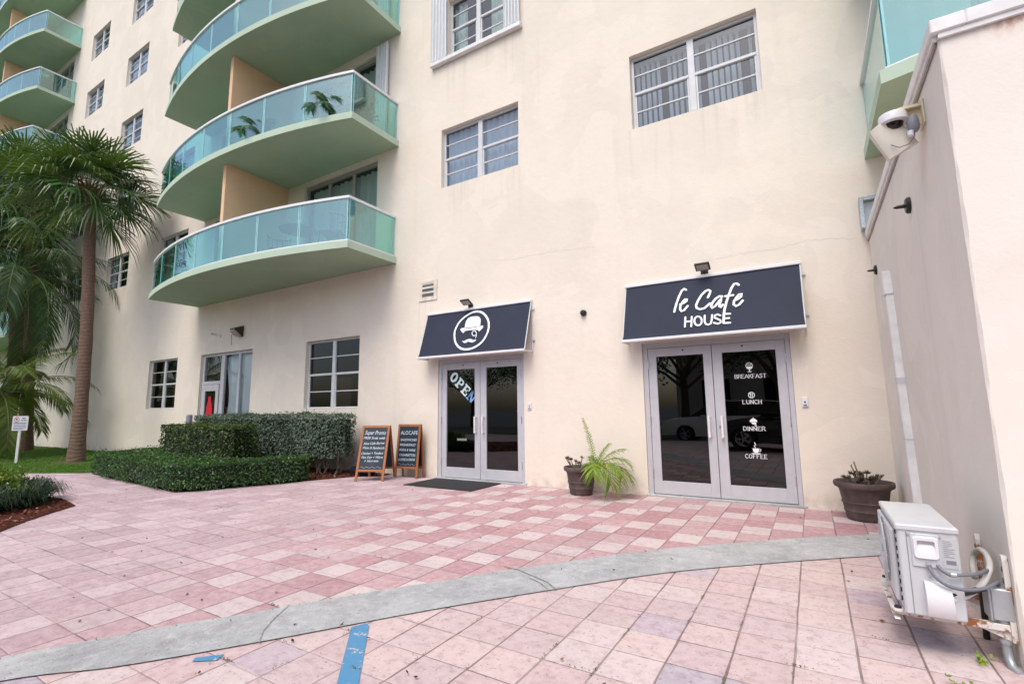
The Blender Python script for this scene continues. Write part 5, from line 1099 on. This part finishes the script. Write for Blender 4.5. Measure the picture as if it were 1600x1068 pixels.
# shrub and strap-leaved grass on the mulch bed
T = thing('shrub', 'lime green shrub at the left edge of the mulch bed', 'shrub', (-9.95, 2.25, 0)); P = []; Nr = []
for k in range(4200):
    a, e = random.uniform(0, 6.283), random.uniform(-.1, 1.5); r = random.uniform(.55, 1)**.5; v_ = Vector((math.cos(a)*math.cos(e)*.62, math.sin(a)*math.cos(e)*.42, .16+math.sin(e)*.36))*r*(1+.12*math.sin(a*5)+.1*math.sin(e*9)); P.append(v_); Nr.append(v_)
V, F = leaves(np.array(P), np.array(Nr), .050, .028, .1, .6); npmesh('foliage', V, F, M['shrub'], T)
m = MB()
for k in range(12): a = k*.52; m.tube([(0, 0, 0), (math.cos(a)*.2, math.sin(a)*.15, .15), (math.cos(a)*.4, math.sin(a)*.3, .30)], [.012, .009, .005], 5)
m.build('branches', M['stem'], T, True)
def tuft(x, y, n, L, label):
    T = thing('grass_tuft', label, 'plant', (x, y, .01), group='dark strap-leaved plants on the mulch bed'); V = []; F = []
    for k in range(n):
        a = random.uniform(0, 6.283); e = random.uniform(.5, 1.5); l = L*random.uniform(.6, 1.1); d = Vector((math.cos(a)*math.cos(e), math.sin(a)*math.cos(e), math.sin(e))); wv = Vector((-math.sin(a), math.cos(a), 0))*.006; b = Vector((random.gauss(0, .05), random.gauss(0, .05), 0)); o = len(V)
        p1 = b+d*l*.5; p2 = b+d*l*.85+Vector((math.cos(a), math.sin(a), -.6))*l*.14; p3 = p2+Vector((math.cos(a), math.sin(a), -1.6))*l*.16
        V += [b-wv, b+wv, p1+wv, p1-wv, p2+wv*.8, p2-wv*.8, p3]; F += [(o, o+1, o+2, o+3), (o+3, o+2, o+4, o+5), (o+5, o+4, o+6)]
    me = MB(); me.v = [tuple(v) for v in V]; me.f = F; me.build('blades', M['liriope'], T)
random.seed(3)
for (x, y, s), lb in zip([(-9.42, 2.38, .40), (-9.75, 2.66, .42), (-9.30, 2.16, .38), (-9.55, 2.10, .42), (-9.15, 1.92, .40), (-10.15, 2.75, .42)], ('strap-leaved tuft at the front of the mulch bed', 'strap-leaved tuft nearest the lawn side of the mulch bed', 'strap-leaved tuft closest to the mulch tip', 'strap-leaved tuft under the lime green shrub', 'strap-leaved tuft at the left edge of the photo', 'strap-leaved tuft behind the lime green shrub')): tuft(x, y, 420, s, lb)
# parking sign on the lawn and the grey bollard
T = thing('parking_sign', 'white no parking sign on a post in the lawn', 'sign', (-18.35, 4.55, -.02), math.radians(58)); T.scale = (.76, .76, 1.08)
MB().bbox(-.035, .035, -.035, .035, 0, .96, .004).build('post', M['white'], T)
MB().prism([(x, -.038, z) for x, z in rrect(-.21, .21, .80, 1.16, .03)], (0, -.006, 0)).build('sign_panel', M['white'], T)
TS = lambda u, v: (u, -.0455, v)
m = MB(); m.ribbon([(-.10+.062*math.cos(2*math.pi*k/24), 1.07+.062*math.sin(2*math.pi*k/24)) for k in range(25)], .014, TS); m.ribbon([(-.14, 1.11), (-.06, 1.03)], .012, TS); m.build('red_symbol', plain('sign_red', (.55, .03, .05), .5), T)
m = MB(); put_text(m, 'P', .10, TS, -.10, 1.035, None, .002); m.build('sign_letter', plain('sign_black', (.03, .03, .04), .5), T); m = MB(); put_text(m, 'NO', .055, TS, .09, 1.08, None, .002); put_text(m, 'PARKING', .04, TS, .09, 1.035, .16, .001); m.build('sign_lettering', plain('sign_black', (.03, .03, .04), .5), T)
m = MB()
for z in (.975, .94, .90, .865, .835): m.box(-.17, .17 if z > .85 else .10, -.0465, -.0455, z, z+.014)
m.box(-.185, .185, -.0465, -.0455, .992, .997); m.build('small_print', plain('sign_blue_grey', (.16, .20, .34), .5), T)
T = thing('bollard', 'grey round-topped bollard behind the middle hedge', 'bollard', (-14.42, 6.9, 0)); MB().lathe([(.075, -.05), (.075, 1.17), (.072, 1.19), (.055, 1.215), (0, 1.225)], 20).build('post', plain('bollard_grey', (.23, .22, .27), .5), T, True)
# ---------------------------------------------------------------- furniture and plants on the balconies
F1 = 4.50; F2 = 7.15
def round_table(x, y, z, label):
    T = thing('balcony_table', label, 'table', (x, y, z)); MB().lathe([(0, .70), (.40, .70), (.41, .712), (.40, .725), (0, .725)], 30).build('table_top', plain('smoked_glass_top', (.05, .09, .10), .15), T, True)
    m = MB(); m.lathe([(0, .0), (.22, .0), (.22, .02), (.03, .03), (.025, .70), (0, .70)], 16); m.build('pedestal', M['bronze'], T, True)
round_table(-9.35, 6.42, F1, 'round dark table behind the glass of the lowest balcony')
def chair(x, y, z, rz, mat, label):
    T = thing('balcony_chair', label, 'chair', (x, y, z), rz, group='chairs on the balconies'); m = MB(); m.bbox(-.24, .24, -.22, .24, .42, .455, .008); m.build('seat', mat, T)
    m = MB(); A = [(.26*math.cos(a), .02+.24*math.sin(a), .80) for a in [math.pi*k/14 for k in range(15)]]; m.tube(A, .014, 8)
    for k in range(1, 14, 2): p = A[k]; m.tube([(p[0], p[1], .80), (p[0]*.9, p[1]*.95, .45)], .006, 6)
    m.build('backrest', mat, T, True)
    for sx in (-.22, .22):
        for sy in (-.19, .21): MB().tube([(sx, sy, .42), (sx*1.12, sy*1.12, 0)], .012, 7).build('leg', mat, T, True)
dk = plain('dark_wicker', (.03, .035, .035), .6)
chair(-8.30, 6.50, F1, math.radians(-60), dk, 'dark curved-back chair right of the table on the lowest balcony'); chair(-10.3, 6.6, F1, math.radians(70), dk, 'dark chair left of the table on the lowest balcony')
chair(-9.1, 6.35, F2, math.radians(30), plain('pale_chair', (.45, .5, .5), .5), 'pale chair behind the glass of the second balcony')
def bal_plant(x, y, z, kind, label):
    T = thing('balcony_plant', label, 'potted plant', (x, y, z), group='potted plants on the balconies'); MB().lathe([(0, .01), (.12, .01), (.17, .28), (.18, .30), (.15, .30), (.14, .26), (0, .25)], 20).build('pot_body', M['pot'], T, True)
    if kind == 'palm':
        L = ([], [], MB())
        for k in range(11): frond_feather(L, (0, 0, .26), k*2.4, .62, 1.2-.07*k, 1.6, 24, .22, .022, .5, .007)
        emit(L, 'fronds', M['sabal'], T, 'leaf_stalks', leaf_stalk)
    else:
        P = []; m = MB()
        for k in range(9):
            a = k*.7; top = Vector((math.cos(a)*.22, math.sin(a)*.2, .62+.22*math.sin(k*1.9))); m.tube([(0, 0, .25), top*.6+Vector((0, 0, .1)), top], [.008, .006, .003], 5)
            for q in range(46): t = random.uniform(.35, 1.05); P.append(Vector((0, 0, .25)).lerp(top, t)+Vector((random.gauss(0, .05), random.gauss(0, .05), random.gauss(0, .035))))
        V, F = leaves(np.array(P), np.tile([0, 0, 1.], (len(P), 1)), .07, .03, .1, .9); npmesh('foliage', V, F, M['hedge'], T); m.build('branches', M['stem'], T, True)
random.seed(11)
bal_plant(-8.15, 6.25, F2, 'palm', 'potted palm in the front corner of the second balcony'); bal_plant(-7.75, 6.75, F2, 'bush', 'bushy plant beside the side glass of the second balcony')
bal_plant(-7.70, 6.45, F2, 'bush', 'leafy shrub nearest the corner of the second balcony'); bal_plant(-10.2, 5.95, F2, 'palm', 'potted palm near the middle of the second balcony')
T = thing('covered_grill', 'dark covered grill behind the side glass of a far left balcony', 'grill', (-28.35, 6.45, 15.40)); MB().prism([(-.5, -.3, 0), (-.5, .3, 0), (.5, .3, 0), (.5, -.3, 0)], (0, 0, .02)).build('base_shelf', M['bronze'], T)
v8 = MB().lathe([(.58, .02), (.60, .5), (.56, .75), (.40, .92), (.2, .98), (0, 1.0)], 8, (0, 0, 0)); v8.v = [(x, y*.6, z) for x, y, z in v8.v]; v8.build('cover', M['black'], T, True)

# ---------------------------------------------------------------- across the paving, mirrored in the door glass
def car(name, label, loc, rz, prof, cab, roof, paint, W=1.8, wb=(-1.35, 1.35), wr=.34):
    """prof: side outline of the lower body, cab: outline of the glasshouse, roof: outline of the roof panel; x forward, metres"""
    T = thing(name, label, 'car', loc, rz, group='cars mirrored in the cafe door'); m = MB(); n = len(prof)
    secs = [(-W/2, .88), (-W/2+.03, .97), (-W/2+.12, 1.0), (W/2-.12, 1.0), (W/2-.03, .97), (W/2, .88)]; vs = []
    for y, s in secs: vs += [((x)*(1-(1-s)*.25), y, .24+(z-.24)*(.94+.06*((s-.88)/.12))) for x, z in prof]
    m.add(vs, [(s*n+k, s*n+(k+1)%n, (s+1)*n+(k+1)%n, (s+1)*n+k) for s in range(5) for k in range(n)]+[tuple(range(n))[::-1], tuple(5*n+k for k in range(n))]); m.build('body', paint, T, True)
    def house(pts, name_, mat, w0, w1, g=0):
        zlo = min(p[1] for p in pts); zhi = max(p[1] for p in cab); k_ = len(pts); f = lambda z: w0+(w1-w0)*(z-zlo)/(zhi-zlo)
        mb = MB().add([(x, -f(z), z) for x, z in pts]+[(x, f(z), z) for x, z in pts], [(q, (q+1)%k_, k_+(q+1)%k_, k_+q) for q in range(k_)]+[tuple(range(k_))[::-1], tuple(range(k_, 2*k_))]); mb.build(name_, mat, T)
    house(cab, 'windows', plain('car_glass', (.01, .012, .014), .05), W/2-.10, W/2-.26); 
    house(roof, 'roof', paint, W/2-.25, W/2-.27)
    for wx in wb:
        for s in (-1, 1):
            y0 = s*(W/2-.10); t = MB().lathe([(wr*.62, -.11), (wr*.95, -.11), (wr, -.08), (wr, .08), (wr*.95, .11), (wr*.62, .11)], 28, (wx, y0, wr), 'y').build('wheel', M['black'], T, True)
            r_ = MB().lathe([(0, .03*s), (wr*.16, .05*s), (wr*.2, .03*s)], 16, (wx, y0+s*.06, wr), 'y')
            for k in range(5): a = k*1.2566; r_.tube([(wx, y0+s*.09, wr), (wx+wr*.6*math.cos(a), y0+s*.10, wr+wr*.6*math.sin(a))], .028, 6)
            r_.lathe([(wr*.58, .0), (wr*.64, .012*s), (wr*.64, -.1*s)], 24, (wx, y0+s*.10, wr), 'y'); r_.build('rim', M['steel'], t, True)
    hx = max(p[0] for p in prof); 
    for s in (-1, 1): MB().bbox(hx-.35, hx-.02, s*(W/2-.22)-.16, s*(W/2-.22)+.16, .66, .80, .03).build('headlight', plain('headlight_lens', (.6, .62, .65), .1), T)
    for s in (-1, 1): MB().bbox(.55, .72, s*(W/2+.02)-.09, s*(W/2+.02)+.09, .95, 1.08, .02).build('mirror', paint, T)
suvp = [(-2.20, .35), (-2.24, .7), (-2.15, 1.0), (-1.9, 1.04), (.75, 1.02), (1.1, 1.0), (1.75, .93), (2.15, .80), (2.24, .6), (2.20, .30), (1.72, .28), (1.68, .55), (1.5, .70), (1.2, .70), (1.02, .55), (.98, .26), (-.98, .26), (-1.02, .55), (-1.2, .70), (-1.5, .70), (-1.68, .55), (-1.72, .28)]
suvc = [(-2.05, 1.0), (-1.8, 1.42), (-1.4, 1.56), (.0, 1.58), (.45, 1.50), (1.15, 1.0)]; suvr = [(-1.95, 1.50), (-1.5, 1.565), (.05, 1.59), (.48, 1.52), (.48, 1.545), (.05, 1.62), (-1.5, 1.60), (-1.98, 1.53)]
pw = N('white_car_paint').col((.85, .86, .87)).set(.25, 0, .5, 1).m; pb_ = N('black_car_paint').col((.006, .006, .008)).set(.2, 0, .5, 1).m
car('parked_car', 'white car with silver wheels mirrored in the left pane of the right cafe door', (-2.95, -5.95, -.12), math.pi, suvp, suvc, suvr, pw)
sedp = [(-2.3, .38), (-2.34, .7), (-2.25, .98), (-1.7, 1.0), (.8, .96), (1.7, .86), (2.15, .74), (2.32, .55), (2.28, .28), (1.74, .25), (1.70, .5), (1.52, .66), (1.2, .66), (1.04, .5), (1.0, .22), (-1.02, .22), (-1.06, .5), (-1.22, .66), (-1.54, .66), (-1.72, .5), (-1.76, .25)]
sedc = [(-1.75, .95), (-1.05, 1.34), (-.3, 1.42), (.1, 1.40), (.95, .94)]; sedr = [(-1.15, 1.31), (-.3, 1.415), (.12, 1.40), (.12, 1.425), (-.3, 1.445), (-1.15, 1.335)]
car('parked_car', 'black car mirrored below the white one in the right cafe door', (-.4, -1.6, 0), math.pi, sedp, sedc, sedr, pb_, 1.82)
def tree(loc, H, R_, seed, label, n=5200):
    random.seed(seed); T = thing('shade_tree', label, 'tree', loc, group='trees mirrored in the cafe doors'); m = MB(); tips = []
    m.tube([(0, 0, -.1), (.05, .03, H*.2), (.0, .1, H*.42)], [.24, .18, .14], 12)
    for k in range(9):
        a = k*2.4; e = .5+.5*random.random(); l = H*.36*random.uniform(.8, 1.1); b = Vector((0, .08, H*(.28+.016*k))); d = Vector((math.cos(a)*math.cos(e), math.sin(a)*math.cos(e), math.sin(e))); c_ = b+d*l; m.tube([b, b+d*l*.5+Vector((0, 0, .1)), c_], [.09, .06, .03], 7); tips.append(c_)
        for q in range(3): d2 = (d+Vector((random.gauss(0, .6), random.gauss(0, .6), random.gauss(.2, .4)))).normalized(); e2 = c_+d2*l*.55; m.tube([b+d*l*.7, e2], [.04, .012], 5); tips.append(e2)
    m.build('trunk', M['stem'], T, True); P = []
    for k in range(n): c_ = random.choice(tips); P.append(c_+Vector((random.gauss(0, R_*.17), random.gauss(0, R_*.17), random.gauss(0, R_*.13))))
    P = np.array(P); V, F = leaves(P, np.tile([0, 0, 1.], (len(P), 1)), .16, .09, .15, .8); npmesh('crown', V, F, M['tree'], T)
tree((-1.2, -9.6, -.1), 7.5, 3.2, 1, 'dark tree mirrored above the white car in the right cafe door'); tree((2.6, -9.2, -.1), 7.0, 3.0, 2, 'dark tree mirrored in the right pane of the right cafe door')
tree((-7.6, -6.6, -.1), 6.0, 2.6, 3, 'dark tree mirrored in the left cafe door'); tree((-5.2, -9.6, -.1), 7.5, 3.0, 4, 'dark tree mirrored left of the white car')
tree((-12.5, -11.2, -.1), 7, 3.0, 6, 'dark tree mirrored in the left edge of the left cafe door')
tree((-17, -18, -.1), 7, 3.6, 7, 'dark tree mirrored in the ground floor windows'); tree((-23, -17, -.1), 7, 3.6, 8, 'dark tree mirrored in the entrance glass at the left'); tree((-31, -18, -.1), 7, 3.6, 9, 'dark tree mirrored in the small window at the left')
random.seed(44)
palm('fan palm mirrored at the edge of the right cafe door', (-4.2, -12.4, -.1), (-4.3, -12.4, 6.0), .28, .18, 'sabal', 20, sabal_spec(20, 1.1, 1.3), group='trees mirrored in the cafe doors')
HB = thing('house', 'pale building mirrored in the cafe door glass', 'building', (0, 0, 0)); MB().box(-7, 16, -24, -16, -.14, 4.2).build('wall', M['wall'], HB); MB().bbox(-7.3, 16.3, -24.3, -15.7, 4.2, 4.5, .02).build('roof', M['cap'], HB)
m = []
for k in range(6): x = -5.5+k*3.3; o = MB().bbox(x, x+1.5, -16.0+.0, -15.94, 1.2, 2.8, .01).build('window', M['dark'], HB)
